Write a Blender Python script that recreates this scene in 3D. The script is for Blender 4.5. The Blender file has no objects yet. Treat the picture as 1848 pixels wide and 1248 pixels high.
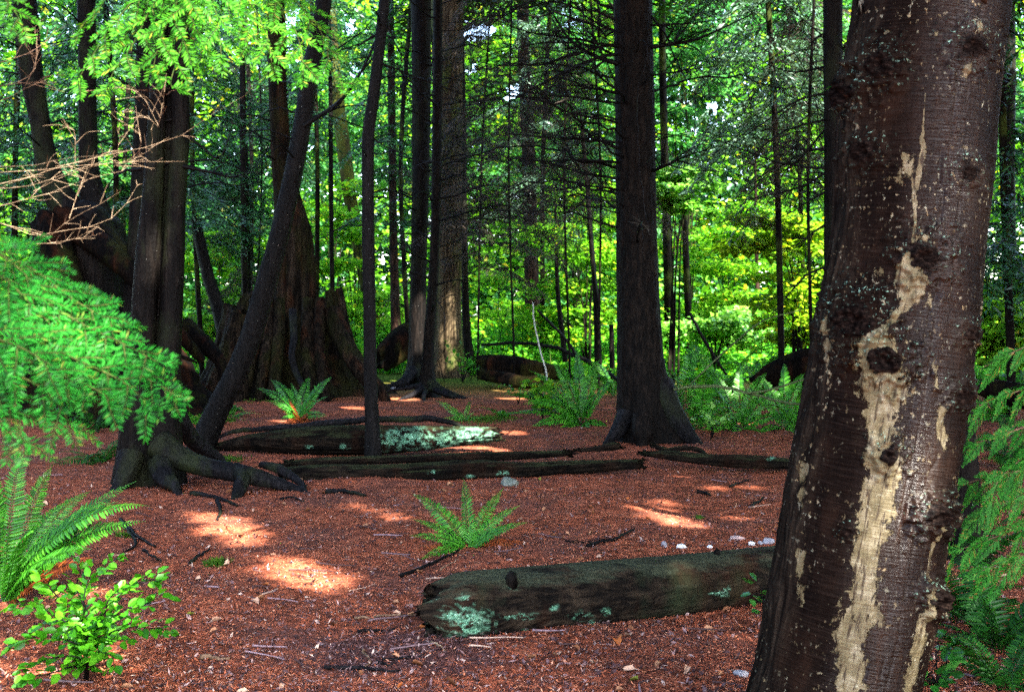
import bpy, math, random
import numpy as np
from math import radians, sin, cos, pi
from mathutils import Vector

scene = bpy.context.scene
rng = np.random.default_rng(11)
random.seed(5)

# ---------------------------------------------------------------- camera
FPX = 1981.0                    # focal length in photograph pixels (1848 wide)
HORIZON = 570.0                 # pixel row of the horizon in the photograph
PITCH = math.atan((624.0 - HORIZON) / FPX)
CAM = np.array([0.0, 0.0, 1.5])
cam_d = bpy.data.cameras.new('camera')
cam_d.sensor_width = 36.0
cam_d.lens = 18.0 / (924.0 / FPX)
cam_d.clip_start = 0.05
cam_d.clip_end = 2000.0
cam_d.dof.use_dof = True
cam_d.dof.focus_distance = 5.6
cam_d.dof.aperture_fstop = 6.3
cam = bpy.data.objects.new('camera', cam_d)
scene.collection.objects.link(cam)
cam.location = CAM
cam.rotation_euler = (pi / 2 - PITCH, 0, 0)
scene.camera = cam

# ---------------------------------------------------------------- sky, sun, exposure
SUN_EL, SUN_AZ = radians(46), math.atan2(0.60, -0.80)      # azimuth from +Y towards +X: behind the camera on the right
SUN = np.array([sin(SUN_AZ) * cos(SUN_EL), cos(SUN_AZ) * cos(SUN_EL), sin(SUN_EL)])
world = bpy.data.worlds.new('World')
scene.world = world
world.use_nodes = True
wn = world.node_tree
wn.nodes.clear()
sky = wn.nodes.new('ShaderNodeTexSky')
sky.sky_type = 'NISHITA'
sky.sun_disc = False
sky.sun_elevation = SUN_EL
sky.sun_rotation = SUN_AZ
sky.air_density = 1.0
sky.dust_density = 2.0
sky.ozone_density = 1.0
bg = wn.nodes.new('ShaderNodeBackground')
bg.inputs['Strength'].default_value = 0.15
wo = wn.nodes.new('ShaderNodeOutputWorld')
wn.links.new(sky.outputs[0], bg.inputs[0])
wn.links.new(bg.outputs[0], wo.inputs[0])
sun_d = bpy.data.lights.new('sun', 'SUN')
sun_d.energy = 4.3
sun_d.angle = radians(0.5)
sun_d.color = (1.0, 0.93, 0.82)
sun = bpy.data.objects.new('sun', sun_d)
scene.collection.objects.link(sun)
sun.location = (6, -8, 20)
sun.rotation_euler = Vector(-SUN).to_track_quat('-Z', 'Y').to_euler()

scene.view_settings.view_transform = 'Standard'
scene.view_settings.look = 'None'
scene.view_settings.gamma = 1.0
scene.view_settings.use_curve_mapping = False
scene.view_settings.exposure = 3.85
scene.render.engine = 'CYCLES'
cy = scene.cycles
cy.max_bounces = 6
cy.diffuse_bounces = 3
cy.glossy_bounces = 2
cy.transmission_bounces = 3
cy.use_denoising = False
try:
    cy.denoiser = 'OPENIMAGEDENOISE'
    cy.denoising_input_passes = 'RGB_ALBEDO_NORMAL'
except Exception:
    pass
cy.use_adaptive_sampling = False
cy.sample_clamp_indirect = 6.0
cy.caustics_reflective = False
cy.caustics_refractive = False

# ---------------------------------------------------------------- places in the photograph
def at(px, py, d):
    """world point at depth d (metres along +Y) seen at photograph pixel (px, py)"""
    f = np.array([0, cos(PITCH), -sin(PITCH)]); u = np.array([0, sin(PITCH), cos(PITCH)])
    v = f + (px - 924.0) / FPX * np.array([1.0, 0, 0]) + (624.0 - py) / FPX * u
    return CAM + v * (d / v[1])

def to_px(P):
    P = np.atleast_2d(P) - CAM
    f = np.array([0, cos(PITCH), -sin(PITCH)]); u = np.array([0, sin(PITCH), cos(PITCH)])
    z = P @ f
    return 924 + FPX * P[:, 0] / z, 624 - FPX * (P @ u) / z

# ---------------------------------------------------------------- noise
def vnoise(P, seed=0):
    seed = int(seed)
    P = np.asarray(P, float)
    i = np.floor(P).astype(np.int64); f = P - i
    u = f * f * (3 - 2 * f)
    out = np.zeros(len(P))
    for dx in (0, 1):
        for dy in (0, 1):
            for dz in (0, 1):
                h = ((i[:, 0] + dx) * 374761393 + (i[:, 1] + dy) * 668265263 + (i[:, 2] + dz) * 1440662683 + seed * 974711) & 0xffffffff
                h = ((h ^ (h >> 13)) * 1274126177) & 0xffffffff
                h = ((h ^ (h >> 16)) * 2246822519) & 0xffffffff
                h = h ^ (h >> 15)
                w = (u[:, 0] if dx else 1 - u[:, 0]) * (u[:, 1] if dy else 1 - u[:, 1]) * (u[:, 2] if dz else 1 - u[:, 2])
                out += w * (h / 2147483647.5 - 1.0)
    return out

def fbm(P, seed=0, octs=3):
    P = np.asarray(P, float); o = 0; a = 1.0; t = 0
    for k in range(octs):
        o = o + a * vnoise(P * 2.03 ** k + 7.3 * k, seed + k); t += a; a *= .5
    return o / t

def gz(x, y):
    x = np.atleast_1d(np.asarray(x, float)); y = np.atleast_1d(np.asarray(y, float))
    P = np.stack([x, y, 0 * x], 1)
    z = .055 * fbm(P * .35, 3, 2) + .030 * fbm(P * 1.6, 9, 2) + .007 * fbm(P * 7, 14, 2)
    far = np.clip((y - 60) / 120, 0, 1)
    return z + far * 1.5

def ground(px, py):
    d = 8.0
    for _ in range(12):
        f = np.array([0, cos(PITCH), -sin(PITCH)]); u = np.array([0, sin(PITCH), cos(PITCH)])
        v = f + (px - 924.0) / FPX * np.array([1.0, 0, 0]) + (624.0 - py) / FPX * u
        P = CAM + v * (d / v[1])
        d = (gz(P[0], P[1])[0] - CAM[2]) / v[2] * v[1]
    return CAM + v * (d / v[1])

def unit(v):
    v = np.asarray(v, float)
    return v / (np.linalg.norm(v, axis=-1, keepdims=True) + 1e-12)

# ---------------------------------------------------------------- mesh building
class G:
    """collects shapes and links them as ONE mesh object"""
    def __init__(s):
        s.V = []; s.F4 = []; s.F3 = []; s.n = 0; s.A = {}
    def add(s, V, F4=None, F3=None, **attrs):
        V = np.asarray(V, float).reshape(-1, 3)
        if F4 is not None and len(F4): s.F4.append(np.asarray(F4, np.int64) + s.n)
        if F3 is not None and len(F3): s.F3.append(np.asarray(F3, np.int64) + s.n)
        for k, a in attrs.items(): s.A.setdefault(k, []).append((s.n, np.asarray(a, float)))
        s.V.append(V); s.n += len(V)
        return s
    def build(s, name, mat, parent=None, smooth=True, origin=None):
        V = np.concatenate(s.V) if s.V else np.zeros((0, 3))
        if parent is not None: o = np.array(parent.location)
        elif origin is not None: o = np.array(origin, float)
        else: o = np.array([V[:, 0].mean(), V[:, 1].mean(), V[:, 2].min()])
        F4 = np.concatenate(s.F4) if s.F4 else np.zeros((0, 4), np.int64)
        F3 = np.concatenate(s.F3) if s.F3 else np.zeros((0, 3), np.int64)
        me = bpy.data.meshes.new(name)
        me.vertices.add(len(V)); me.vertices.foreach_set('co', (V - o).astype(np.float32).ravel())
        nl = F4.size + F3.size
        me.loops.add(nl)
        me.loops.foreach_set('vertex_index', np.concatenate([F4.ravel(), F3.ravel()]).astype(np.int32))
        me.polygons.add(len(F4) + len(F3))
        st = np.concatenate([np.arange(len(F4)) * 4, F4.size + np.arange(len(F3)) * 3]).astype(np.int32)
        me.polygons.foreach_set('loop_start', st)
        me.polygons.foreach_set('use_smooth', np.full(len(st), bool(smooth)))
        for k, lst in s.A.items():
            a = np.zeros(len(V), np.float32)
            for (n0, arr) in lst: a[n0:n0 + len(arr)] = arr
            at_ = me.attributes.new(k, 'FLOAT', 'POINT'); at_.data.foreach_set('value', a)
        me.update(calc_edges=True)
        me.materials.append(mat)
        ob = bpy.data.objects.new(name, me)
        scene.collection.objects.link(ob)
        if parent is not None: ob.parent = parent
        else: ob.location = o
        return ob

def tag(o, label=None, cat=None, group=None, kind=None):
    if label: o['label'] = label
    if cat: o['category'] = cat
    if group: o['group'] = group
    if kind: o['kind'] = kind
    return o

def empty(name, loc, label, cat, group=None):
    o = bpy.data.objects.new(name, None)
    scene.collection.objects.link(o)
    o.location = np.asarray(loc, float); o.empty_display_size = .2
    return tag(o, label, cat, group)

def catmull(pts, n):
    """smooth resampling of a polyline of any dimension"""
    p = np.asarray(pts, float)
    if len(p) == 2:
        t = np.linspace(0, 1, n)[:, None]
        return p[0] * (1 - t) + p[1] * t
    q = np.vstack([2 * p[0] - p[1], p, 2 * p[-1] - p[-2]])
    d = np.concatenate([[0], np.cumsum(np.linalg.norm(np.diff(p[:, :3], axis=0), axis=1))])
    s = np.linspace(0, d[-1], n)
    i = np.clip(np.searchsorted(d, s, 'right') - 1, 0, len(p) - 2)
    t = ((s - d[i]) / np.maximum(d[i + 1] - d[i], 1e-9))[:, None]
    a, b, c, e = q[i], q[i + 1], q[i + 2], q[i + 3]
    return .5 * (2 * b + (c - a) * t + (2 * a - 5 * b + 4 * c - e) * t * t + (3 * b - a - 3 * c + e) * t ** 3)

def frames(P, ref=None):
    T = unit(np.gradient(P, axis=0))
    if ref is not None and abs(ref @ T[0]) > .9: ref = np.array([0, 0, 1.]) if abs(T[0][2]) < .7 else np.array([0, 1., 0])
    if ref is None: ref = np.array([1., 0, 0]) if abs(T[0][2]) > .7 else np.array([0, 0, 1.])
    N = np.zeros_like(P); n = ref - T[0] * (ref @ T[0]); n = n / np.linalg.norm(n)
    for k in range(len(P)):
        n = n - T[k] * (n @ T[k]); n = n / (np.linalg.norm(n) + 1e-12); N[k] = n
    return T, N, np.cross(T, N)

def quads_ring(nr, ns, off=0):
    i = np.arange(nr - 1)[:, None]; j = np.arange(ns)[None, :]
    a = i * ns + j; b = i * ns + (j + 1) % ns
    return np.stack([a, b, b + ns, a + ns], -1).reshape(-1, 4) + off

def tube(g, P, R, sides=6, cap=False):
    P = np.asarray(P, float); R = np.broadcast_to(np.asarray(R, float), (len(P),))
    T, N, B = frames(P)
    a = np.linspace(0, 2 * pi, sides, endpoint=False)
    V = P[:, None] + R[:, None, None] * (np.cos(a)[None, :, None] * N[:, None] + np.sin(a)[None, :, None] * B[:, None])
    V = V.reshape(-1, 3)
    F3 = None
    if cap:
        n = len(V); V = np.vstack([V, P[0], P[-1]]); j = np.arange(sides); l = n - sides
        F3 = np.vstack([np.stack([(j + 1) % sides, j, np.full(sides, n)], 1), np.stack([l + j, l + (j + 1) % sides, np.full(sides, n + 1)], 1)])
    g.add(V, quads_ring(len(P), sides), F3)

def trunk_surface(pts4, nr, ns, lump=.06, bark=.03, kz=.5, ku=5.0, flute=0.0, flute_n=7, flute_h=1.0, seed=0, post=None):
    """a stem along x,y,z,r control points with lumps, bark ridges and fluted root swell"""
    C = catmull(pts4, nr); P = C[:, :3]; R = np.maximum(C[:, 3], .002)
    T, N, B = frames(P, np.array([1., 0, 0]))
    a = np.linspace(0, 2 * pi, ns, endpoint=False)
    ca, sa = np.cos(a), np.sin(a)
    hh = np.concatenate([[0], np.cumsum(np.linalg.norm(np.diff(P, axis=0), axis=1))])
    H, A = np.meshgrid(hh, a, indexing='ij')
    rr = np.repeat(R[:, None], ns, 1)
    q = np.stack([np.cos(A) * 1.4, np.sin(A) * 1.4, H * .9], -1).reshape(-1, 3)
    k = 1 + lump * fbm(q, seed, 2).reshape(nr, ns)
    qb = np.stack([np.cos(A) * ku, np.sin(A) * ku, H * kz * 6], -1).reshape(-1, 3)
    wob = fbm(qb * .6 + 3, seed + 5, 2)
    ridge = 1 - 2 * np.abs(fbm(qb + wob[:, None] * .35, seed + 9, 3))
    k = k + bark * ridge.reshape(nr, ns)
    if flute:
        ph = vnoise(np.stack([0 * hh, hh * .5, 0 * hh], 1), seed + 3)[:, None] * .5
        lob = np.cos(flute_n * A + ph + seed) * .6 + np.cos((flute_n - 2) * A + 1.3 * seed) * .5
        k = k + flute * np.exp(-H / flute_h) * lob
    r = rr * k
    V = P[:, None] + r[..., None] * (ca[None, :, None] * N[:, None] + sa[None, :, None] * B[:, None])
    return V.reshape(-1, 3), quads_ring(nr, ns), H.ravel(), A.ravel(), ridge

def blades(base, d, side, L, W, mid=.45):
    base = np.asarray(base, float); d = unit(d); side = unit(side)
    L = np.broadcast_to(np.asarray(L, float), (len(base),))[:, None]; W = np.broadcast_to(np.asarray(W, float), (len(base),))[:, None]
    m = base + d * L * mid
    V = np.stack([base, m + side * W / 2, base + d * L, m - side * W / 2], 1).reshape(-1, 3)
    return V, np.arange(len(base) * 4).reshape(-1, 4)

def leaf6(base, d, n, L, W, fold=.18, droop=.15):
    base = np.asarray(base, float); d = unit(d); s = unit(np.cross(d, n)); n = unit(np.cross(s, d))
    L = np.broadcast_to(np.asarray(L, float), (len(base),))[:, None]; W = np.broadcast_to(np.asarray(W, float), (len(base),))[:, None]
    up = n * W * fold
    a = base + d * L * .30; b = base + d * L * .72 - n * L * droop * .4
    tip = base + d * L - n * L * droop
    V = np.stack([base, a + s * W * .5 + up, b + s * W * .42 + up, tip, b - s * W * .42 + up, a - s * W * .5 + up], 1).reshape(-1, 3)
    k = np.arange(len(base))[:, None] * 6
    return V, np.vstack([k + np.array([0, 1, 2, 3]), k + np.array([0, 3, 4, 5])])

def rand_unit(n):
    return unit(rng.normal(size=(n, 3)))

# ---------------------------------------------------------------- materials
class NT:
    def __init__(s, name):
        s.m = bpy.data.materials.new(name); s.m.use_nodes = True
        s.t = s.m.node_tree; s.t.nodes.clear()
        s.out = s.t.nodes.new('ShaderNodeOutputMaterial')
    def n(s, typ, **kw):
        nd = s.t.nodes.new(typ)
        for k, v in kw.items():
            if hasattr(nd, k): setattr(nd, k, v)
            else: s.set(nd, k, v)
        return nd
    def set(s, nd, k, v):
        k2 = k.replace('_', ' ')
        sock = nd.inputs[k2] if k2 in nd.inputs else nd.inputs[k]
        if isinstance(v, bpy.types.NodeSocket): s.t.links.new(v, sock)
        else: sock.default_value = v
    def l(s, a, b): s.t.links.new(a, b)
    def coord(s, scale=(1, 1, 1), kind='Object'):
        tc = s.n('ShaderNodeTexCoord'); mp = s.n('ShaderNodeMapping'); s.l(tc.outputs[kind], mp.inputs[0])
        mp.inputs['Scale'].default_value = scale
        return mp.outputs[0]
    def noise(s, vec, scale=1.0, detail=4, rough=.55, dist=0.0):
        nd = s.n('ShaderNodeTexNoise'); s.l(vec, nd.inputs['Vector'])
        nd.inputs['Scale'].default_value = scale; nd.inputs['Detail'].default_value = detail
        nd.inputs['Roughness'].default_value = rough; nd.inputs['Distortion'].default_value = dist
        return nd.outputs['Fac']
    def ramp(s, fac, stops, interp='LINEAR'):
        nd = s.n('ShaderNodeValToRGB'); s.l(fac, nd.inputs[0]); cr = nd.color_ramp; cr.interpolation = interp
        while len(cr.elements) < len(stops): cr.elements.new(.5)
        for e, (p, c) in zip(cr.elements, stops):
            e.position = p; e.color = (c, c, c, 1) if isinstance(c, (int, float)) else (*c, 1)
        return nd.outputs[0]
    def mix(s, fac, a, b, blend='MIX'):
        nd = s.n('ShaderNodeMix', data_type='RGBA', blend_type=blend)
        for sock, v in ((nd.inputs[0], fac), (nd.inputs[6], a), (nd.inputs[7], b)):
            if isinstance(v, bpy.types.NodeSocket): s.l(v, sock)
            elif isinstance(v, (int, float)): sock.default_value = v if sock is nd.inputs[0] or sock.type == 'VALUE' else (v, v, v, 1)
            else: sock.default_value = (*v, 1)
        return nd.outputs[2]
    def math(s, op, a, b=0.0, clamp=False):
        nd = s.n('ShaderNodeMath', operation=op, use_clamp=clamp)
        for sock, v in ((nd.inputs[0], a), (nd.inputs[1], b)):
            if isinstance(v, bpy.types.NodeSocket): s.l(v, sock)
            else: sock.default_value = v
        return nd.outputs[0]
    def attr(s, name):
        nd = s.n('ShaderNodeAttribute'); nd.attribute_name = name
        return nd.outputs['Fac']
    def bump(s, h, strength=.5, dist=.01, normal=None):
        nd = s.n('ShaderNodeBump'); s.l(h, nd.inputs['Height'])
        nd.inputs['Strength'].default_value = strength; nd.inputs['Distance'].default_value = dist
        if normal is not None: s.l(normal, nd.inputs['Normal'])
        return nd.outputs[0]
    def pbr(s, col, rough, normal=None, spec=.4, link=True):
        p = s.n('ShaderNodeBsdfPrincipled')
        for k, v in (('Base Color', col), ('Roughness', rough), ('Specular IOR Level', spec)):
            if isinstance(v, bpy.types.NodeSocket): s.l(v, p.inputs[k])
            elif k == 'Base Color': p.inputs[k].default_value = (*v, 1)
            else: p.inputs[k].default_value = v
        if normal is not None: s.l(normal, p.inputs['Normal'])
        if link: s.l(p.outputs[0], s.out.inputs[0])
        return p.outputs[0]

def bark_mat(name, dark, light, rough=.65, spec=.4, moss=0.0, moss_col=(.05, .075, .012), rust=0.0, fine=1.0, zs=.16, bumpd=.012, lichen=0.0, speck=0.0, grain=None, lit_top_moss=None):
    m = NT(name)
    v = m.coord(grain or (17 * fine, 17 * fine, 17 * fine * zs))
    n1 = m.noise(v, 1.0, 6, .65, .6)
    n2 = m.noise(m.coord((1.3, 1.3, .5)), 1.0, 3)
    c = m.ramp(n1, [(.30, tuple(.25 * x for x in dark)), (.45, dark), (.58, light), (.72, tuple(2.0 * x for x in light))])
    c = m.mix(m.ramp(n2, [(.4, 0.0), (.7, .7)]), c, tuple(.6 * x for x in dark))
    if rust:
        nr_ = m.noise(m.coord((3, 3, .7)), 1.3, 4)
        c = m.mix(m.ramp(nr_, [(.52, 0.0), (.68, rust)]), c, (.12, .035, .012))
    if moss:
        nm = m.noise(m.coord((2.2, 2.2, .9)), 1.0, 5, .6)
        c = m.mix(m.ramp(nm, [(.55 - .25 * moss, 0.0), (.72 - .2 * moss, .85)]), c, moss_col)
    if lit_top_moss:  # moss on upward faces, also painting the lit top of the logs
        gm = m.n('ShaderNodeNewGeometry'); sm = m.n('ShaderNodeSeparateXYZ'); m.l(gm.outputs['Normal'], sm.inputs[0])
        up_ = m.math('ADD', sm.outputs[2], m.math('MULTIPLY', m.math('SUBTRACT', m.noise(m.coord((3, 9, 9)), 1, 6, .7), .5), 2.6))
        c = m.mix(m.ramp(up_, [(.55, 0.0), (1.15, .8)]), c, m.ramp(m.noise(m.coord((60, 60, 60)), 1, 3), [(.35, tuple(.5 * x for x in lit_top_moss)), (.65, lit_top_moss)]))
    if lichen:
        li = m.attr('lichen'); nl = m.noise(m.coord((12, 12, 20)), 1.0, 9, .72)
        f = m.math('MULTIPLY', li, m.ramp(nl, [(.465, 0.0), (.49, 1.0)]))
        c = m.mix(f, c, m.ramp(m.noise(m.coord((80, 80, 80)), 1.0, 3), [(.33, (.02, .055, .032)), (.47, (.075, .20, .12)), (.58, (.14, .31, .20)), (.72, (.30, .44, .34))]))
    if speck:
        vs = m.noise(m.coord((60, 60, 50)), 1.0, 2, .5)
        c = m.mix(m.ramp(vs, [(.74, 0.0), (.77, speck)]), c, (.45, .46, .42))
    h = m.math('ADD', n1, m.math('MULTIPLY', m.noise(m.coord((75 * fine, 75 * fine, 34 * fine)), 1.0, 4), .5))
    m.pbr(c, max(rough, .6), m.bump(h, 1.0, bumpd * 1.6), spec * .16)
    return m.m

def leaf_mat(name, dark, mid, light, transl=.35, rough=.4, spec=.45, warm=None, clump=1.2):
    m = NT(name)
    g = m.n('ShaderNodeNewGeometry')
    r = g.outputs['Random Per Island']
    stops = [(0.0, tuple(.55 * x for x in dark)), (.45, mid), (.93, light)]
    if warm: stops.append((.985, warm))
    c = m.ramp(r, stops)
    nv = m.noise(m.coord((clump, clump, clump)), 1.0, 2)
    c = m.mix(m.ramp(nv, [(.35, 0.0), (.65, .55)]), c, tuple(.72 * x for x in mid))
    p = m.pbr(c, rough, None, spec, link=False)
    t = m.n('ShaderNodeBsdfTranslucent')
    m.l(m.mix(1.0, c, (1.15, 1.25, .6), 'MULTIPLY'), t.inputs[0])
    mx = m.n('ShaderNodeMixShader'); mx.inputs[0].default_value = transl
    m.l(p, mx.inputs[1]); m.l(t.outputs[0], mx.inputs[2]); m.l(mx.outputs[0], m.out.inputs[0])
    return m.m

def litter_mat(name, stops, rough=.75, spec=.25):
    m = NT(name); g = m.n('ShaderNodeNewGeometry')
    c = m.ramp(g.outputs['Random Per Island'], stops, 'CONSTANT')
    c = m.mix(m.ramp(m.noise(m.coord((50, 50, 50)), 1, 2), [(.3, 0.0), (.7, .5)]), c, (.05, .02, .015))
    m.pbr(c, rough, None, .06)
    return m.m

M = {}
M['bark'] = bark_mat('dark_conifer_bark', (0.001567, 0.001045, 0.0008352), (0.00543, 0.003761, 0.002925), .60, .35, moss=.10, moss_col=(.012, .016, .006), speck=.25)
M['bark_wet'] = bark_mat('wet_dark_bark', (0.001254, 0.001003, 0.001045), (0.004178, 0.003343, 0.003343), .45, .5, fine=1.2, speck=.5)
M['bark_brown'] = bark_mat('brown_spruce_bark', (0.001776, 0.001128, 0.0007942), (0.006687, 0.004389, 0.003133), .62, .35, fine=1.1, zs=.3)
M['bark_cedar'] = bark_mat('pale_cedar_bark', (0.02413, 0.01654, 0.008958), (0.07925, 0.05858, 0.03307), .75, .25, moss=.12, fine=1.0, zs=.06)
M['bark_far'] = bark_mat('far_bark', (0.00188, 0.001254, 0.0008352), (0.005849, 0.003969, 0.002716), .7, .3, moss=.15)
M['bark_red'] = bark_mat('reddish_bark', (0.007834, 0.003917, 0.002612), (0.02612, 0.01393, 0.009576), .7, .3)
M['bark_moss'] = bark_mat('mossy_bark', (0.009672, 0.00677, 0.003869), (0.02902, 0.02031, 0.01064), .8, .2, moss=.8, moss_col=(.035, .042, .006))
M['rot'] = bark_mat('rotten_wood', (0.001149, 0.0006687, 0.0004596), (0.004596, 0.002507, 0.001462), .8, .25, moss=.25, moss_col=(.018, .019, .004), rust=.15, fine=.7, zs=.05, bumpd=.03)
M['log_dark'] = bark_mat('rotten_log_wood', (0.002677, 0.001904, 0.001428), (0.01309, 0.008925, 0.00595), .85, .3, lit_top_moss=(.028, .034, .014), rust=.06, fine=.9, lichen=1.0, grain=(1.6, 20, 30), bumpd=.03)
M['log'] = bark_mat('old_log_bark', (0.003978, 0.002693, 0.001836), (0.01958, 0.01346, 0.008568), .8, .4, lit_top_moss=(.036, .044, .026), moss=.1, moss_col=(.012, .022, .010), rust=.12, fine=.9, zs=.9, lichen=1.0, grain=(2.2, 18, 26), bumpd=.02)
M['root'] = bark_mat('smooth_root_bark', (0.002089, 0.001776, 0.002089), (0.007524, 0.006476, 0.007524), .48, .5, moss=.1, moss_col=(.014, .018, .006), fine=1.4, zs=.5)
M['deadwood'] = bark_mat('dead_branch_bark', (0.001254, 0.001045, 0.001045), (0.003761, 0.003133, 0.003133), .5, .5, fine=2, zs=.6, bumpd=.003)
M['twig_pale'] = bark_mat('pale_dead_twig', (0.168, 0.1155, 0.07), (0.294, 0.217, 0.14), .6, .3, fine=3, zs=1, bumpd=.001)
M['twig_tan'] = bark_mat('tan_dead_twig', (.07, .042, .025), (.16, .10, .065), .65, .3, fine=3, zs=1, bumpd=.001)
M['twig_hemlock'] = bark_mat('hemlock_twig', (.018, .035, .008), (.05, .06, .015), .65, .2, fine=3, zs=1, bumpd=.001)
M['stem_green'] = bark_mat('green_stem', (.04, .06, .02), (.09, .11, .045), .6, .3, fine=3, zs=1, bumpd=.001)
M['stem_white'] = bark_mat('white_stem', (.30, .32, .28), (.52, .54, .48), .6, .3, fine=3, zs=1, bumpd=.001)

M['hemlock'] = leaf_mat('hemlock_needles', (.004, .048, .005), (.009, .115, .009), (.024, .215, .018), .34, .45, .12, warm=(.13, .15, .02), clump=7)
M['hemlock_top'] = leaf_mat('hemlock_needles_upper', (0.00864, 0.0684, 0.0036), (0.02304, 0.1368, 0.00576), (0.0612, 0.216, 0.01008), .38, .5, .10, warm=(0.1584, 0.144, 0.0144), clump=5)
M['needle_far'] = leaf_mat('far_conifer_needles', (0.004968, 0.02898, 0.009936), (0.01159, 0.0621, 0.02153), (0.03726, 0.1325, 0.05382), .28, .4, .35, clump=.9)
M['needle_grey'] = leaf_mat('grey_conifer_needles', (0.01469, 0.04284, 0.02448), (0.04896, 0.1163, 0.07099), (0.1714, 0.306, 0.2203), .25, .4, .45, clump=.9)
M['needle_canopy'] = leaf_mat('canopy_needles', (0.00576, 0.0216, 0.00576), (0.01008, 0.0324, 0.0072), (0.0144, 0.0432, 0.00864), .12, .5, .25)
M['maple'] = leaf_mat('maple_leaves', (0.04133, 0.1654, 0.01104), (0.09817, 0.2996, 0.01546), (0.2171, 0.434, 0.0276), .55, .5, .12, warm=(0.434, 0.31, 0.0124), clump=.6)
M['maple_yellow'] = leaf_mat('yellowing_maple_leaves', (.07, .19, .010), (.15, .31, .014), (.28, .40, .022), .55, .5, .12, warm=(.36, .26, .015), clump=.6)
M['maple_pale'] = leaf_mat('pale_alder_leaves', (0.0468, 0.2059, 0.01685), (0.103, 0.3182, 0.03276), (0.2527, 0.468, 0.1123), .45, .45, .45, clump=.6)
M['under'] = leaf_mat('undergrowth_leaves', (0.02347, 0.1601, 0.01596), (0.06402, 0.2988, 0.0285), (0.1601, 0.4268, 0.01067), .5, .5, .12, warm=(0.3628, 0.2988, 0.01601), clump=.7)
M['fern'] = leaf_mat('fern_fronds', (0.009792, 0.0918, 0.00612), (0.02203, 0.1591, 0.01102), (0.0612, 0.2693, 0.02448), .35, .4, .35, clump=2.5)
M['fern_paint_lit'] = leaf_mat('lit_painted_fern_fronds', (0.01555, 0.1166, 0.00486), (0.03499, 0.1944, 0.00972), (0.08262, 0.2916, 0.01944), .4, .4, .35, clump=3)  # lit copy of the fern green: light put into the colour
M['fern_dead'] = leaf_mat('dead_fern_fronds', (0.108, 0.01944, 0.00432), (0.216, 0.0432, 0.0108), (0.3456, 0.0972, 0.0216), .3, .6, .2, clump=3)
M['bush'] = leaf_mat('huckleberry_leaves', (0.0144, 0.1152, 0.00288), (0.03456, 0.1944, 0.00504), (0.0864, 0.288, 0.01008), .45, .4, .3, clump=4)
M['salal'] = leaf_mat('glossy_salal_leaves', (0.0072, 0.0576, 0.0072), (0.0144, 0.0936, 0.01008), (0.036, 0.1368, 0.0216), .25, .25, .55, clump=4)
M['cedar'] = leaf_mat('cedar_sprays', (0.006336, 0.0594, 0.006336), (0.01426, 0.1109, 0.009504), (0.0396, 0.1822, 0.01901), .3, .5, .08, warm=(0.2218, 0.103, 0.02376), clump=4)
M['moss'] = leaf_mat('moss_tufts', (0.0144, 0.0504, 0.00216), (0.0324, 0.0936, 0.0036), (0.0648, 0.1368, 0.00576), .3, .7, .2, clump=4)
M['far_green'] = leaf_mat('far_green_leaves', (.008, .065, .014), (.030, .15, .038), (.10, .30, .10), .5, .45, .2, warm=(.25, .26, .04), clump=.5)
M['stump'] = bark_mat('weathered_stump_wood', (0.0039, 0.00276, 0.00192), (0.018, 0.0126, 0.0084), .85, .25, moss=.3, moss_col=(0.0132, 0.0144, 0.0036), rust=.15, fine=.8, zs=.05, bumpd=.03)
M['fern_paint_shade'] = leaf_mat('shade_painted_fern_fronds', (.004, .035, .003), (.009, .065, .006), (.025, .11, .012), .3, .45, .2, clump=2.5)  # shaded copy of the fern green: shade put into the colour

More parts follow.
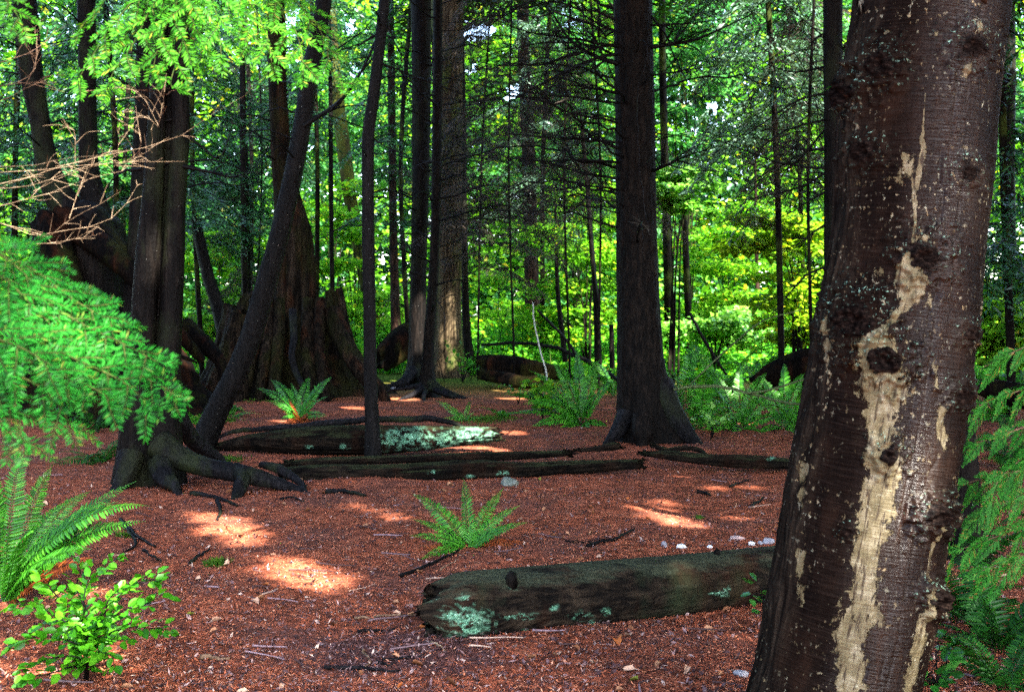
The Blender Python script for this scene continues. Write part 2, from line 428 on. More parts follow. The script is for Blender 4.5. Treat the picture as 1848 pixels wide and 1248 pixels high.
# ---------------------------------------------------------------- sunlight gaps in the canopy
def gp(px, py): return ground(px, py)
GAPS = []      # (point the sun reaches, radius of the gap)
for px, py, r in [(360, 928, .10), (385, 938, .19), (415, 955, .24), (443, 974, .16), (440, 1000, .05), (490, 1008, .10), (525, 1026, .22), (560, 1045, .23), (588, 1060, .11),
                  (640, 912, .08), (672, 922, .09), (712, 934, .10), (440, 893, .10), (470, 905, .08),
                  (1178, 920, .12), (1205, 934, .15), (1232, 946, .13), (1190, 905, .09), (1330, 935, .07), (1290, 880, .10), (1360, 880, .10),
                  (715, 690, .5), (700, 665, .5), (730, 720, .3), (640, 735, .25), (930, 720, .3), (1230, 860, .08), (880, 810, .25)]:
    GAPS.append((gp(px, py), r))
for px, py, d, r in [(860, 788, 12.1, .26), (818, 795, 12.1, .14), (760, 790, 12.1, .12), (286, 425, 9.75, .13), (284, 465, 9.75, .09), (824, 570, 26.4, .30), (822, 630, 26.4, .28), (826, 520, 26.4, .25),
                     (1672, 985, 3.60, .06), (1668, 1010, 3.60, .05), (1690, 620, 3.6, .03), (1600, 900, 3.45, .06), (1575, 1010, 3.45, .05),
                     (40, 470, 2.0, .022), (90, 500, 2.0, .022), (150, 540, 2.0, .022), (60, 550, 2.0, .022), (120, 600, 2.0, .022), (190, 590, 2.0, .022), (240, 630, 2.0, .022), (170, 660, 2.0, .022), (100, 670, 2.0, .022), (40, 640, 2.0, .022), (290, 660, 2.0, .022), (335, 700, 2.0, .022), (270, 710, 2.0, .022), (210, 700, 2.0, .022), (140, 730, 2.0, .022), (70, 740, 2.0, .022), (40, 790, 2.0, .022),
                     (200, 60, 3.0, .18), (280, 90, 3.0, .18), (360, 90, 3.0, .18), (450, 80, 3.0, .14), (160, 130, 3.0, .10), (600, 110, 3.0, .12), (40, 40, 2.5, .1),
                     (90, 330, 2.7, .16), (160, 290, 2.7, .16), (230, 270, 2.7, .14), (60, 420, 2.7, .14), (160, 410, 2.7, .12), (240, 360, 2.7, .08), (330, 240, 2.7, .08), (280, 190, 2.7, .06),
                     (100, 1090, 4.25, .05), (170, 1050, 4.25, .06), (230, 1100, 4.25, .05), (150, 1150, 4.25, .07), (60, 960, 5.4, .14), (200, 900, 5.4, .14),
                     (915, 925, 7.1, .05), (845, 890, 7.2, .04), (765, 930, 7.1, .05), (1420, 440, 21, 1.1), (1440, 560, 21, .9), (1235, 340, 24, .7), (1300, 590, 27, .8), (950, 738, 14.3, .2), (1320, 700, 15, .16), (1395, 700, 15, .14), (1400, 180, 18, 1.0), (1320, 110, 18, .6), (1440, 260, 18, .6),
                     (1800, 700, 4.2, .04), (1740, 300, 3.55, .025), (1720, 420, 3.5, .03), (1700, 540, 3.5, .02), (1690, 690, 3.5, .03), (1665, 800, 3.45, .025), (1650, 880, 3.45, .03), (1690, 955, 3.6, .03), (1665, 1050, 3.55, .03), (1655, 1110, 3.55, .03), (1648, 1170, 3.55, .03), (1720, 180, 3.5, .02), (1570, 930, 3.4, .03), (690, 760, 11.9, .05), (957, 600, 33, .25), (330, 640, 17.5, .4), (540, 700, 15.4, .2)]:
    GAPS.append((at(px, py, d), r))
GAPP = np.array([g[0] for g in GAPS]); GAPR = np.array([g[1] for g in GAPS])
def in_gap(P):
    """which of the points P stand in a gap the sun comes through"""
    P = np.atleast_2d(P); bad = np.zeros(len(P), bool)
    for p, r in zip(GAPP, GAPR):
        v = P - p; t = v @ SUN
        q = v - t[:, None] * SUN
        bad |= (t > 2.0) & ((q * q).sum(1) < (r + .03) ** 2)
    return bad

# ---------------------------------------------------------------- the ground: one sheet to the horizon
def grow(a, b, step, far, k=1.18):
    m = list(np.arange(a, b + 1e-6, step)); s = step
    while m[-1] < far: s *= k; m.append(m[-1] + s)
    return m
xs = grow(0, 7, .055, 400); xs = np.array([-x for x in xs[:0:-1]] + xs)
yf = grow(3.2, 15, .055, 600, 1.10); yb = grow(0, 3, .4, 300, 1.4)
ys = np.array([3.2 - .4 - y for y in yb[::-1]] + yf)
XX, YY = np.meshgrid(xs, ys)
ZZ = gz(XX.ravel(), YY.ravel())
rough_near = np.clip(1 - (YY.ravel() - 12) / 8, 0, 1)
ZZ = ZZ + rough_near * .004 * vnoise(np.stack([XX.ravel() * 22, YY.ravel() * 22, 0 * ZZ], 1), 77)
g = G()
nx, ny = len(xs), len(ys)
i = np.arange(ny - 1)[:, None]; j = np.arange(nx - 1)[None, :]
a = i * nx + j
g.add(np.stack([XX.ravel(), YY.ravel(), ZZ], 1), np.stack([a, a + 1, a + 1 + nx, a + nx], -1).reshape(-1, 4))
m = NT('forest_floor')
v = m.coord((1, 1, 1))
nA = m.noise(v, 95, 5, .7); nB = m.noise(v, 1.1, 4); nC = m.noise(v, 18, 5, .7); nD = m.noise(v, 5, 5, .7)
c = m.ramp(nA, [(.28, (.030, .010, .008)), (.43, (.15, .038, .019)), (.55, (.36, .096, .046)), (.70, (.53, .18, .092)), (.85, (.66, .35, .24))])
c = m.mix(m.ramp(nC, [(.38, .85), (.54, 0.0)]), c, (.045, .016, .010))
c = m.mix(m.ramp(nD, [(.40, .55), (.52, 0.0)]), c, (.060, .022, .014))
c = m.mix(m.ramp(nD, [(.54, 0.0), (.68, .45)]), c, (.40, .15, .085))
c = m.mix(m.ramp(nB, [(.46, 0.0), (.66, .55)]), c, (.07, .04, .035))
sx = m.n('ShaderNodeSeparateXYZ'); m.l(v, sx.inputs[0])
hc = ground(720, 1175)
vd = m.n('ShaderNodeVectorMath', operation='DISTANCE'); mpz = m.n('ShaderNodeMapping'); m.l(v, mpz.inputs[0]); mpz.inputs['Location'].default_value = (-hc[0] * .9, -hc[1] * 1.5, 0); mpz.inputs['Scale'].default_value = (.9, 1.5, 0); m.l(mpz.outputs[0], vd.inputs[0])
hz_ = m.math('ADD', vd.outputs['Value'], m.math('MULTIPLY', nD, .9))
c = m.mix(m.ramp(hz_, [(.75, .8), (1.25, 0.0)]), c, m.ramp(nA, [(.3, (.014, .008, .008)), (.5, (.05, .026, .026)), (.7, (.12, .07, .068))]))
gfar = m.math('MULTIPLY', m.math('SUBTRACT', sx.outputs[1], 19.0), .16, True)
c = m.mix(gfar, c, m.ramp(nC, [(.3, (.02, .035, .006)), (.7, (.06, .10, .012))]))
m.pbr(c, .85, m.bump(m.math('ADD', nA, nC), .9, .012), .03)
tag(g.build('forest_floor', m.m, origin=(0, 0, 0)), kind='structure')

# ---------------------------------------------------------------- litter nobody could count
def frustum_points(n, y0, y1, power=1.6, wide=.54):
    t = rng.random(n)
    k = 1 - power
    y = (y0 ** k + t * (y1 ** k - y0 ** k)) ** (1 / k)
    x = (rng.random(n) * 2 - 1) * wide * y
    return x, y
def flat_bits(n, y0, y1, L, W, tilt, sel=None, lift=.004, power=1.6):
    x, y = frustum_points(n, y0, y1, power)
    if sel is not None:
        k = sel(x, y); x, y = x[k], y[k]
    n = len(x)
    z = gz(x, y) + lift + rng.random(n) * .006
    a = rng.random(n) * 2 * pi
    d = unit(np.stack([np.cos(a), np.sin(a), rng.normal(size=n) * tilt], 1))
    s = unit(np.stack([-np.sin(a), np.cos(a), rng.normal(size=n) * tilt], 1))
    l = L[0] + (L[1] - L[0]) * rng.random(n) ** 2; w = W[0] + (W[1] - W[0]) * rng.random(n) ** 2
    return blades(np.stack([x, y, z], 1), d, s, l, w)
def chip_zone(x, y):
    px, py = to_px(np.stack([x, y, 0 * x], 1))
    f = np.exp(-((px - 720) / 330) ** 2 - ((py - 1170) / 110) ** 2) + .25 * np.exp(-((px - 300) / 250) ** 2 - ((py - 1200) / 60) ** 2)
    return rng.random(len(x)) < f
def off_zone(x, y):
    px, py = to_px(np.stack([x, y, 0 * x], 1))
    w_ = fbm(np.stack([x * 2.2, y * 2.2, 0 * x], 1), 55, 3)
    return rng.random(len(x)) > .85 * np.clip(1.4 * np.exp(-((px - 700) / 300) ** 2 - ((py - 1165) / 85) ** 2) + .5 * w_, 0, 1)
g = G()
g.add(*flat_bits(190000, 3.9, 20, (.012, .034), (.003, .008), .3, off_zone))
g.add(*flat_bits(16000, 3.9, 13, (.010, .024), (.004, .011), .4))
tag(g.build('needle_litter', litter_mat('fallen_needles', [(0, (.05, .016, .012)), (.18, (.22, .052, .024)), (.42, (.38, .102, .047)), (.64, (.51, .175, .085)), (.87, (.56, .26, .16)), (.962, (.62, .42, .32)), (.975, (.03, .02, .018))]), smooth=False), 'rust red needles and small chips covering the clearing', 'needle litter', kind='stuff')
g = G()
g.add(*flat_bits(60000, 3.9, 8, (.012, .045), (.003, .009), .4, chip_zone, .008, 1.2))
g.add(*flat_bits(1500, 3.9, 12, (.03, .09), (.003, .006), .2, None, .010))
x_, y_ = frustum_points(5200, 3.9, 16, 1.5); n_ = len(x_); P_ = np.stack([x_, y_, gz(x_, y_) + .006], 1)
for k_ in range(3):
    d_ = rand_unit(n_); d_[:, 2] = np.abs(d_[:, 2]) * .6; g.add(*blades(P_ - d_ * .012, d_, rand_unit(n_), rng.uniform(.016, .04, n_), rng.uniform(.010, .02, n_)))
tag(g.build('wood_chips', litter_mat('weathered_chips', [(0, (.022, .012, .012)), (.35, (.055, .030, .032)), (.6, (.12, .07, .075)), (.78, (.22, .135, .135)), (.90, (.36, .24, .22)), (.965, (.52, .38, .31))]), smooth=False), 'grey and purplish wood chips and bark scraps in the foot-worn hollow beside the log', 'wood chips', kind='stuff')
g = G()
x, y = frustum_points(240, 4.0, 12, 1.3); n = len(x)
a = rng.random(n) * 2 * pi
g.add(*leaf6(np.stack([x, y, gz(x, y) + .014], 1), np.stack([np.cos(a), np.sin(a), .1 + 0 * a], 1), unit(np.stack([rng.normal(size=n) * .4, rng.normal(size=n) * .4, 1 + 0 * a], 1)), .03 + .035 * rng.random(n), .02 + .02 * rng.random(n), .3, .5))
tag(g.build('leaf_litter', litter_mat('dry_leaves', [(0, (.18, .07, .03)), (.3, (.35, .17, .09)), (.6, (.50, .30, .20)), (.85, (.42, .12, .03)), (.93, (.20, .22, .03))])), 'scattered small dry leaves on the red needles', 'leaf litter', kind='stuff')
g = G()
for _ in range(300):
    y = 4.0 + 7 * random.random() ** 1.5; x = (random.random() * 2 - 1) * .5 * y
    px, py = to_px([[x, y, 0]])
    if random.random() > .25 + .75 * math.exp(-((px[0] - 720) / 350) ** 2 - ((py[0] - 1150) / 120) ** 2): continue
    a = random.gauss(.1, .7); L = random.uniform(.06, .26)
    t = np.linspace(-.5, .5, 5); bend = random.gauss(0, .12)
    P = np.stack([x + t * L * cos(a) - bend * L * (t * t) * sin(a), y + t * L * sin(a) + bend * L * t * t * cos(a), 0 * t], 1)
    P[:, 2] = gz(P[:, 0], P[:, 1]) + .010 + .01 * random.random()
    tube(g, P, np.linspace(1, .6, 5) * random.uniform(.0025, .006), 5)
tag(g.build('twig_litter', litter_mat('weathered_twigs', [(0, (.05, .03, .03)), (.3, (.13, .09, .10)), (.6, (.22, .15, .17)), (.85, (.38, .26, .2))])), 'small broken twigs lying thickest left of the log', 'twig litter', kind='stuff')

# ---------------------------------------------------------------- boughs
def bough_blades(base, az, L, rise, droop, tw=.9, leafL=.13, leafW=.03, step=.13, sub=.07, sag=.35, start=.12, curl=0.0):
    """drooping conifer bough: returns axis polyline and blade arrays"""
    n = max(5, int(L / step)); s = np.linspace(0, 1, n)
    d0 = np.array([cos(az), sin(az), 0.0]); lat = np.array([-sin(az), cos(az), 0.0])
    wig = np.cumsum(rng.normal(size=n)) * .012 * L
    P = base + d0 * (L * s)[:, None] + lat * (wig + curl * L * s * s)[:, None] + np.array([0, 0, 1.0]) * (rise * s - droop * s * s)[:, None]
    T = unit(np.gradient(P, axis=0))
    B, D, S, LL = [], [], [], []
    for k in range(n):
        if s[k] < start: continue
        for sg in (-1, 1):
            l = tw * (1.02 - s[k]) ** .7 * (.55 + .6 * rng.random()) * min(1, .35 + s[k] * 2)
            if l < .06: continue
            ang = sg * radians(48 + 20 * rng.random())
            d = T[k] * cos(ang) + np.cross(np.array([0, 0, 1.]), T[k]) * sin(ang)
            d = unit(d + np.array([0, 0, -.10 - .15 * rng.random()]))
            m_ = max(3, int(l / sub)); t = (np.arange(m_) + rng.random()) / m_
            q = P[k] + d * (l * t)[:, None] + np.array([0, 0, -1.]) * (sag * l * t * t)[:, None]
            lv = unit(np.cross(d, [0, 0, 1.]))
            for sg2 in (-1, 1):
                dd = unit(d * .75 + sg2 * lv * .75 + np.array([0, 0, -.25]) + rng.normal(size=(m_, 3)) * .16)
                B.append(q); D.append(dd); S.append(unit(np.cross(dd, rng.normal(size=(m_, 3)) * .55 + np.array([0, 0, 1.])))); LL.append(leafL * (1.15 - .75 * t) * (.7 + .6 * rng.random(m_)))
    return P, (np.concatenate(B), np.concatenate(D), np.concatenate(S), np.concatenate(LL))

def crown(root, name, mat, boughs, wood=None, **kw):
    """boughs: list of (base, azimuth, length, rise, droop)"""
    g = G(); w = G()
    for (b, az, L, rise, droop) in boughs:
        P, (B, D, S, LL) = bough_blades(np.asarray(b, float), az, L, rise, droop, **kw)
        k = ~in_gap(B)
        g.add(*blades(B[k], D[k], S[k], LL[k], LL[k] * kw.get('leafW', .03) / kw.get('leafL', .13)))
        tube(w, P, np.linspace(.006 + .004 * L, .003, len(P)), 5)
    if g.n: g.build(name, mat, root)
    w.build('boughs', wood or M['deadwood'], root)

# ---------------------------------------------------------------- dead branches
def wander(P, amp, seed):
    t = np.arange(len(P)) * .45
    for k in range(3): P[:, k] += amp * fbm(np.stack([t + 9.1 * k, t * 0 + seed, t * 0], 1), 5, 2) * np.minimum(1, np.arange(len(P)) / 2.0)
    return P
def dead_branch(g, pts, r0, twigs=8, tl=.5, seed=0, amp=.03, r1=.15, up=.3, depth=1, flat=.6, rmin=.0016):
    pts = np.asarray(pts, float)
    L = np.sum(np.linalg.norm(np.diff(pts, axis=0), axis=1))
    n = max(8, int(L / .12)); n = min(n, 40)
    P = wander(catmull(pts, n), amp, seed + .37)
    R = r0 * (1 - (1 - r1) * np.linspace(0, 1, n) ** .8)
    tube(g, P, R, 6 if r0 > .006 else 4)
    T = unit(np.gradient(P, axis=0))
    rs = np.random.default_rng(int(seed * 977) % 99991 + 3)
    for _ in range(twigs):
        k = int(n * (.12 + .86 * rs.random())); k = min(k, n - 1)
        v = rs.normal(size=3); v[2] = v[2] * flat + up * .3; v -= T[k] * (v @ T[k]); v = unit(v)
        d = unit(T[k] * (.45 + .6 * rs.random()) + v * .8)
        l = tl * (.3 + .9 * rs.random()) * (1 - .5 * k / n)
        q = [P[k], P[k] + d * l * .5 + np.array([0, 0, .04 * l]), P[k] + d * l + np.array([0, 0, rs.normal() * .16 * l])]
        rr = max(R[k] * .6, rmin)
        if depth > 0: dead_branch(g, q, rr, 3 if l > .25 else 1, l * .45, rs.random() * 100, amp * .5, .3, up, depth - 1, flat, rmin)
        else: tube(g, wander(catmull(q, 6), amp * .3, rs.random() * 50), np.linspace(rr, rr * .4, 6), 4)
def px_branch(root, pix, d, r0, dd=0.0, name='dead_branch', mat=None, **kw):
    n = len(pix); g = G()
    dead_branch(g, [at(p[0], p[1], d + dd * k / max(1, n - 1)) for k, p in enumerate(pix)], r0, **kw)
    return g.build(name, mat or M['deadwood'], root)

# ---------------------------------------------------------------- trees
TRUNKS = {}
def make_tree(name, label, spec, d, base_py=None, top=9.0, mat='bark', nr=110, ns=40, cat='tree', lump=.05, bark=.035, flute=0.0, flute_n=7, flute_h=.6, seed=1, ku=5.0, kz=.5, group=None, sink=.25, partname='trunk', lean=None):
    """spec: list of (centre px, row py, width px) from the top of the picture down to the ground"""
    pts = []
    for (px, py, w) in spec:
        p = at(px, py, d); pts.append([*p, w * .5 / FPX * d])
    pts = pts[::-1]                                   # from the ground up
    b = np.array(pts[0]); g0 = gz(b[0], b[1])[0]
    lo = b.copy(); lo[2] = min(b[2], g0) - sink; lo[3] *= 1.06
    if b[2] > g0 + .02:
        mid = b.copy(); mid[2] = g0; pts = [list(mid)] + pts
    dirn = np.array(pts[-1][:3]) - np.array(pts[-2][:3]); dirn = dirn / np.linalg.norm(dirn)
    t = np.array(pts[-1]); k = max(0, (top - t[2])) / max(dirn[2], .5)
    up = [list(t[:3] + dirn * k * f) + [t[3] * (1 - .55 * f)] for f in ((.35, .7, 1.0) if k > .5 else ())]
    pts = [list(lo)] + pts + up
    root = empty(name, (b[0], b[1], g0), label, cat, group)
    V, F, H, A, rd = trunk_surface(pts, nr, ns, lump, bark, kz, ku, flute, flute_n, flute_h, seed)
    g = G(); g.add(V, F); g.build(partname, M[mat], root)
    TRUNKS[name] = (np.array(pts), root)
    return root, np.array(pts)

def axis_at(pts, z):
    p = np.asarray(pts); o = np.argsort(p[:, 2]); p = p[o]
    return np.array([np.interp(z, p[:, 2], p[:, k]) for k in range(4)])

def upper_crown(root, pts, z0, z1, n, L, mat='needle_canopy', seed=0, **kw):
    bs = []
    for k in range(n):
        z = z0 + (z1 - z0) * (k + rng.random()) / n
        c = axis_at(pts, z)
        bs.append((np.array([c[0], c[1], z]), rng.random() * 2 * pi, L * (.6 + .6 * rng.random()) * (1.1 - .5 * k / n), .3, .9))
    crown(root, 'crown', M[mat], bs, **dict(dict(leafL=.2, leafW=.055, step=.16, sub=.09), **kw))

def stubs(root, pts, z0, z1, n, r, Lr=(.5, 1.6), seed=0, twigs=6, toward=None, mat=None):
    """bare dead branches standing out from a stem, each its own part"""
    for k in range(n):
        z = z0 + (z1 - z0) * (k + random.random()) / n
        c = axis_at(pts, z); az = random.random() * 2 * pi if toward is None else random.choice(toward) + random.gauss(0, .5)
        L = random.uniform(*Lr); d = np.array([cos(az), sin(az), 0])
        b = np.array([c[0], c[1], z]) + d * c[3] * .7
        dr = random.uniform(-.25, .25)
        g = G(); dead_branch(g, [b, b + d * L * .4 + [0, 0, .10 * L], b + d * L * .75 + [0, 0, .05 * L + dr * .3], b + d * L + [0, 0, dr * L]], r, twigs, L * .4, seed + k * 1.3, .04 * L, .15)
        g.build('dead_branch', mat or M['deadwood'], root)

# ================================================================ the wet trunk close on the right
D_FG = 3.6
spec = [(1690, -60, 260), (1681, 20, 262), (1660, 170, 266), (1651, 300, 266), (1640, 430, 258), (1622, 560, 268), (1601, 700, 276), (1575, 850, 282), (1550, 1000, 284), (1536, 1100, 290), (1512, 1220, 286), (1490, 1330, 306), (1478, 1400, 360)]
pts = [[*at(px, py, D_FG), w * .5 / FPX * D_FG] for px, py, w in spec][::-1]
lo = list(pts[0]); lo[2] = -.25; lo[3] *= 1.1
d_ = np.array(pts[-1][:3]) - np.array(pts[-3][:3]); d_ /= np.linalg.norm(d_)
pts = [lo] + pts + [[*(np.array(pts[-1][:3]) + d_ * k), pts[-1][3] * s_] for k, s_ in ((1.5, .93), (3.2, .8), (5.0, .6))]
NR, NS = 1500, 300
V, F, H, A, rd = trunk_surface(pts, NR, NS, .022, .006, .12, 5.0, 0, seed=21)
Vr = V.reshape(NR, NS, 3); C = Vr.mean(1, keepdims=True)
rad = unit(Vr - C).reshape(-1, 3)
px, py = to_px(V)
facing = (rad @ unit(CAM - np.array([1.2, 3.6, 1.5]))) > -.15
knots = [(1590, 120, 30, .030), (1562, 275, 24, .022), (1668, 465, 34, .030), (1548, 580, 42, .024), (1600, 650, 34, .042), (1604, 820, 22, .030), (1682, 930, 26, .045), (1688, 1082, 22, .045), (1748, 600, 16, .022), (1734, 712, 20, .026), (1526, 165, 28, .030), (1752, 85, 30, .022), (1532, 958, 12, .012), (1745, 310, 22, .014)]
knot = np.zeros(len(V)); halo = np.zeros(len(V)); disp = np.zeros(len(V))
for kx, ky, kr, kh in knots:
    kr *= .92; kh *= 1.35
    nz = 1 + .35 * vnoise(np.stack([px / 9, py / 9, 0 * px], 1), 5)
    q = np.hypot((px - kx), (py - ky) * 1.05) / kr * nz
    e = np.exp(-q ** 2) * facing
    disp += kh * (e * 1.0 - .75 * np.exp(-(q / .42) ** 2) * facing) + kh * .38 * np.exp(-((q - 1.35) / .22) ** 2) * facing + kh * .2 * np.exp(-((q - 1.9) / .2) ** 2) * facing + kh * .55 * e * fbm(V * 70, 8, 3)
    knot = np.maximum(knot, np.exp(-(q / 1.02) ** 4) * facing)
    halo = np.maximum(halo, np.exp(-((q - 1.5) / .45) ** 2) * facing * (.25 + .5 * (py < ky)))
# long swellings and the furrowed bark on the shaded left side
left = np.interp(py, [s[1] for s in spec], [s[0] - s[2] / 2 for s in spec]); wid = np.interp(py, [s[1] for s in spec], [s[2] for s in spec])
uu = (px - left) / wid
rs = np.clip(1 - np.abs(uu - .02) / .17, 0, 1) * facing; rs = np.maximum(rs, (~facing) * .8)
fz = np.stack([A * 7.5, 0 * A, H * 3.2], 1)
fur = 1 - 2 * np.abs(fbm(fz + .4 * fbm(fz * 2, 4, 2)[:, None], 31, 3))
disp += rs * (.016 * fur) + .004 * fbm(np.stack([A * 3, 0 * A, H * 2.0], 1), 41, 3)
crack = np.exp(-(fbm(np.stack([A * 5.5, 0 * A, H * 1.1], 1), 51, 3) / .028) ** 2) * (np.abs(uu - .82) < .16)
disp -= .006 * crack
# where the bark has gone pale: a long ragged strip of its own shape
ps = np.array([(160, 1672, 1), (190, 1668, 3), (235, 1666, 6), (285, 1664, 9), (325, 1655, 14), (350, 1650, 6), (400, 1652, 3), (440, 1648, 7), (480, 1632, 30), (505, 1640, 36), (540, 1642, 20), (575, 1615, 12), (610, 1575, 34), (650, 1582, 48), (690, 1592, 54), (730, 1592, 46), (770, 1588, 34), (810, 1582, 30), (850, 1590, 34), (890, 1588, 42), (930, 1582, 34), (975, 1570, 28), (1010, 1562, 30), (1060, 1562, 36), (1110, 1552, 44), (1160, 1542, 40), (1215, 1538, 28), (1290, 1525, 24), (1400, 1510, 10)], float)
pale = 1.0 - np.abs(px - np.interp(py, ps[:, 0], ps[:, 1])) / (.86 * np.interp(py, ps[:, 0], ps[:, 2]))
sun_strip = 1.0 - np.abs(px - np.interp(py, [930, 960, 1000, 1050, 1100, 1160, 1240], [1690, 1690, 1680, 1672, 1668, 1658, 1640])) / np.interp(py, [930, 960, 1000, 1040, 1080, 1140, 1240], [1, 5, 3, 2, 7, 13, 11])  # sunlit strip along the right edge, painted into the pale mask
p3 = np.max([.75 - np.hypot((px - x_) / a_, (py - y_) / b_) * .75 for x_, y_, a_, b_ in [(1590, 490, 26, 16), (1700, 760, 12, 60), (1690, 690, 8, 40), (1640, 310, 40, 28), (1760, 60, 14, 40), (1745, 130, 10, 26), (1600, 60, 8, 8), (1690, 60, 9, 9), (1450, 900, 9, 90), (1445, 1040, 9, 70), (1415, 1150, 10, 40), (1500, 600, 8, 70), (1680, 560, 8, 60), (1665, 430, 25, 12), (1545, 330, 20, 16)]], axis=0)
nzp = fbm(np.stack([px / 60, py / 90, 0 * px], 1), 17, 3)
pale = np.where(py < 165, -1, pale + np.where(py < 600, -.15, .12) + np.where(py < 600, .85, .5) * nzp + .35 * fbm(np.stack([px / 14, py / 26, 0 * px], 1), 37, 2)); sun_strip = np.where(py < 940, -1, sun_strip); p3 = p3 - .30 + .9 * fbm(np.stack([px / 22, py / 40, 0 * px], 1), 27, 3)
pale = np.where(facing, np.maximum(np.maximum(np.clip(pale, -1, 1), np.clip(sun_strip, -1, 1)), np.clip(p3, -1, 1)), -1)
V = V + rad * disp[:, None]
fg = empty('alder_tree', (pts[1][0], pts[1][1], 0.0), 'thick wet leaning trunk close on the right, with a long pale strip and black knots', 'tree')
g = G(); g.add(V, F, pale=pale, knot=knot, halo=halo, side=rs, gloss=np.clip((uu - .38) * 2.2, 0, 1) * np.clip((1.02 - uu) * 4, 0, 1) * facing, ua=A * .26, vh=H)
m = NT('wet_alder_bark')
cx = m.n('ShaderNodeCombineXYZ'); m.l(m.attr('ua'), cx.inputs[0]); m.l(m.attr('vh'), cx.inputs[1])
def sc(x_, y_):
    mp = m.n('ShaderNodeMapping'); m.l(cx.outputs[0], mp.inputs[0]); mp.inputs['Scale'].default_value = (x_, y_, 1); return mp.outputs[0]
lent = m.noise(sc(9, 120), 1.0, 4, .62, .5); lent2 = m.noise(sc(17, 200), 1.0, 3, .6, .4)
big = m.noise(sc(7, 4), 1.0, 5, .65); vert = m.noise(sc(34, 4.5), 1.0, 5, .65, .6)
c = m.ramp(big, [(.3, (.0018, .0011, .0009)), (.5, (.0042, .0025, .0018)), (.7, (.011, .0056, .0035))])
c = m.mix(m.ramp(lent, [(.48, 0.0), (.68, .55)]), c, (.012, .0076, .0058))
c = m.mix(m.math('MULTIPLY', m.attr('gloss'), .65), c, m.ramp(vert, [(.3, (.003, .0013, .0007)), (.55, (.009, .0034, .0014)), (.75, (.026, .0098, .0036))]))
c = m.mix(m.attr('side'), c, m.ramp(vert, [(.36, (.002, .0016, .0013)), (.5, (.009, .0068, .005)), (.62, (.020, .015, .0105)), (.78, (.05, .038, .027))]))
edge = m.math('ADD', m.math('MULTIPLY', m.math('SUBTRACT', m.noise(sc(30, 20), 1.0, 8, .78, .6), .5), 3.6), m.attr('pale'))
pm = m.ramp(edge, [(.10, 0.0), (.16, 1.0)])
pc = m.ramp(m.noise(sc(20, 14), 1.0, 6, .7), [(.3, (.034, .028, .013)), (.5, (.085, .071, .037)), (.68, (.17, .152, .10))])
pc = m.mix(m.ramp(lent, [(.40, .35), (.52, 0.0)]), pc, (.05, .034, .018))
pc = m.mix(m.ramp(m.noise(sc(60, 7), 1, 4, .7, 1.2), [(.40, .85), (.45, 0.0)]), pc, (.014, .008, .005))
c = m.mix(pm, c, pc)
fl = m.ramp(m.noise(sc(62, 46), 1.0, 4, .65), [(.60, 0.0), (.63, 1.0)])
dots = m.math('MULTIPLY', fl, m.ramp(m.noise(sc(6, 4.5), 1.0, 4, .7), [(.47, 0.0), (.62, 1.0)]))
c = m.mix(dots, c, m.ramp(m.noise(sc(20, 20), 1, 1), [(.4, (.15, .115, .06)), (.6, (.18, .18, .13))]))
km = m.ramp(m.math('ADD', m.attr('knot'), m.math('MULTIPLY', m.math('SUBTRACT', m.noise(sc(34, 34), 1, 6, .7), .5), 1.3)), [(.52, 0.0), (.62, 1.0)])
c = m.mix(km, c, m.ramp(m.noise(sc(55, 90), 1, 5, .7), [(.35, (.0010, .0008, .0007)), (.52, (.0045, .0030, .0026)), (.70, (.020, .013, .010))]))
li = m.math('MULTIPLY', m.attr('halo'), m.ramp(m.noise(sc(75, 75), 1, 4, .7), [(.60, 0.0), (.64, 1.0)]))
c = m.mix(li, c, (.20, .36, .27))
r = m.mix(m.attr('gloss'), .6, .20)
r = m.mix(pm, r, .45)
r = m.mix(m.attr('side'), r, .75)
hgt = m.math('ADD', m.math('ADD', m.math('MULTIPLY', lent, m.math('SUBTRACT', .9, m.math('MULTIPLY', pm, .6))), m.math('MULTIPLY', lent2, .3)), m.math('MULTIPLY', vert, m.math('ADD', m.math('MULTIPLY', m.attr('side'), 1.6), .5)))
hgt = m.math('ADD', hgt, m.math('MULTIPLY', pm, -.55))
m.pbr(c, r, m.bump(hgt, .9, .010), m.math('MULTIPLY', m.math('ADD', m.math('MULTIPLY', m.attr('gloss'), .20), .02), m.math('SUBTRACT', 1.0, m.attr('knot'))))
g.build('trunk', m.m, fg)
for k in range(5):
    t = random.random(); b = np.array([1.55 + .2 * t, 3.6, 3.9 + 3 * t]); 
fgp = np.array(pts)
upper_crown(fg, fgp, 4.2, 7.2, 9, 2.4)
# snapped live twig of this tree reaching left at the knot high on the trunk
g = G(); bl = []
P, (B, D_, S_, LL) = bough_blades(at(1540, 150, 3.9), radians(188), .17, .01, .05, tw=.10, leafL=.020, leafW=.006, step=.016, sub=.010, sag=.3)
g.add(*blades(B, D_, S_, LL, LL * .28)); g.build('leaf_spray', M['cedar'], fg)

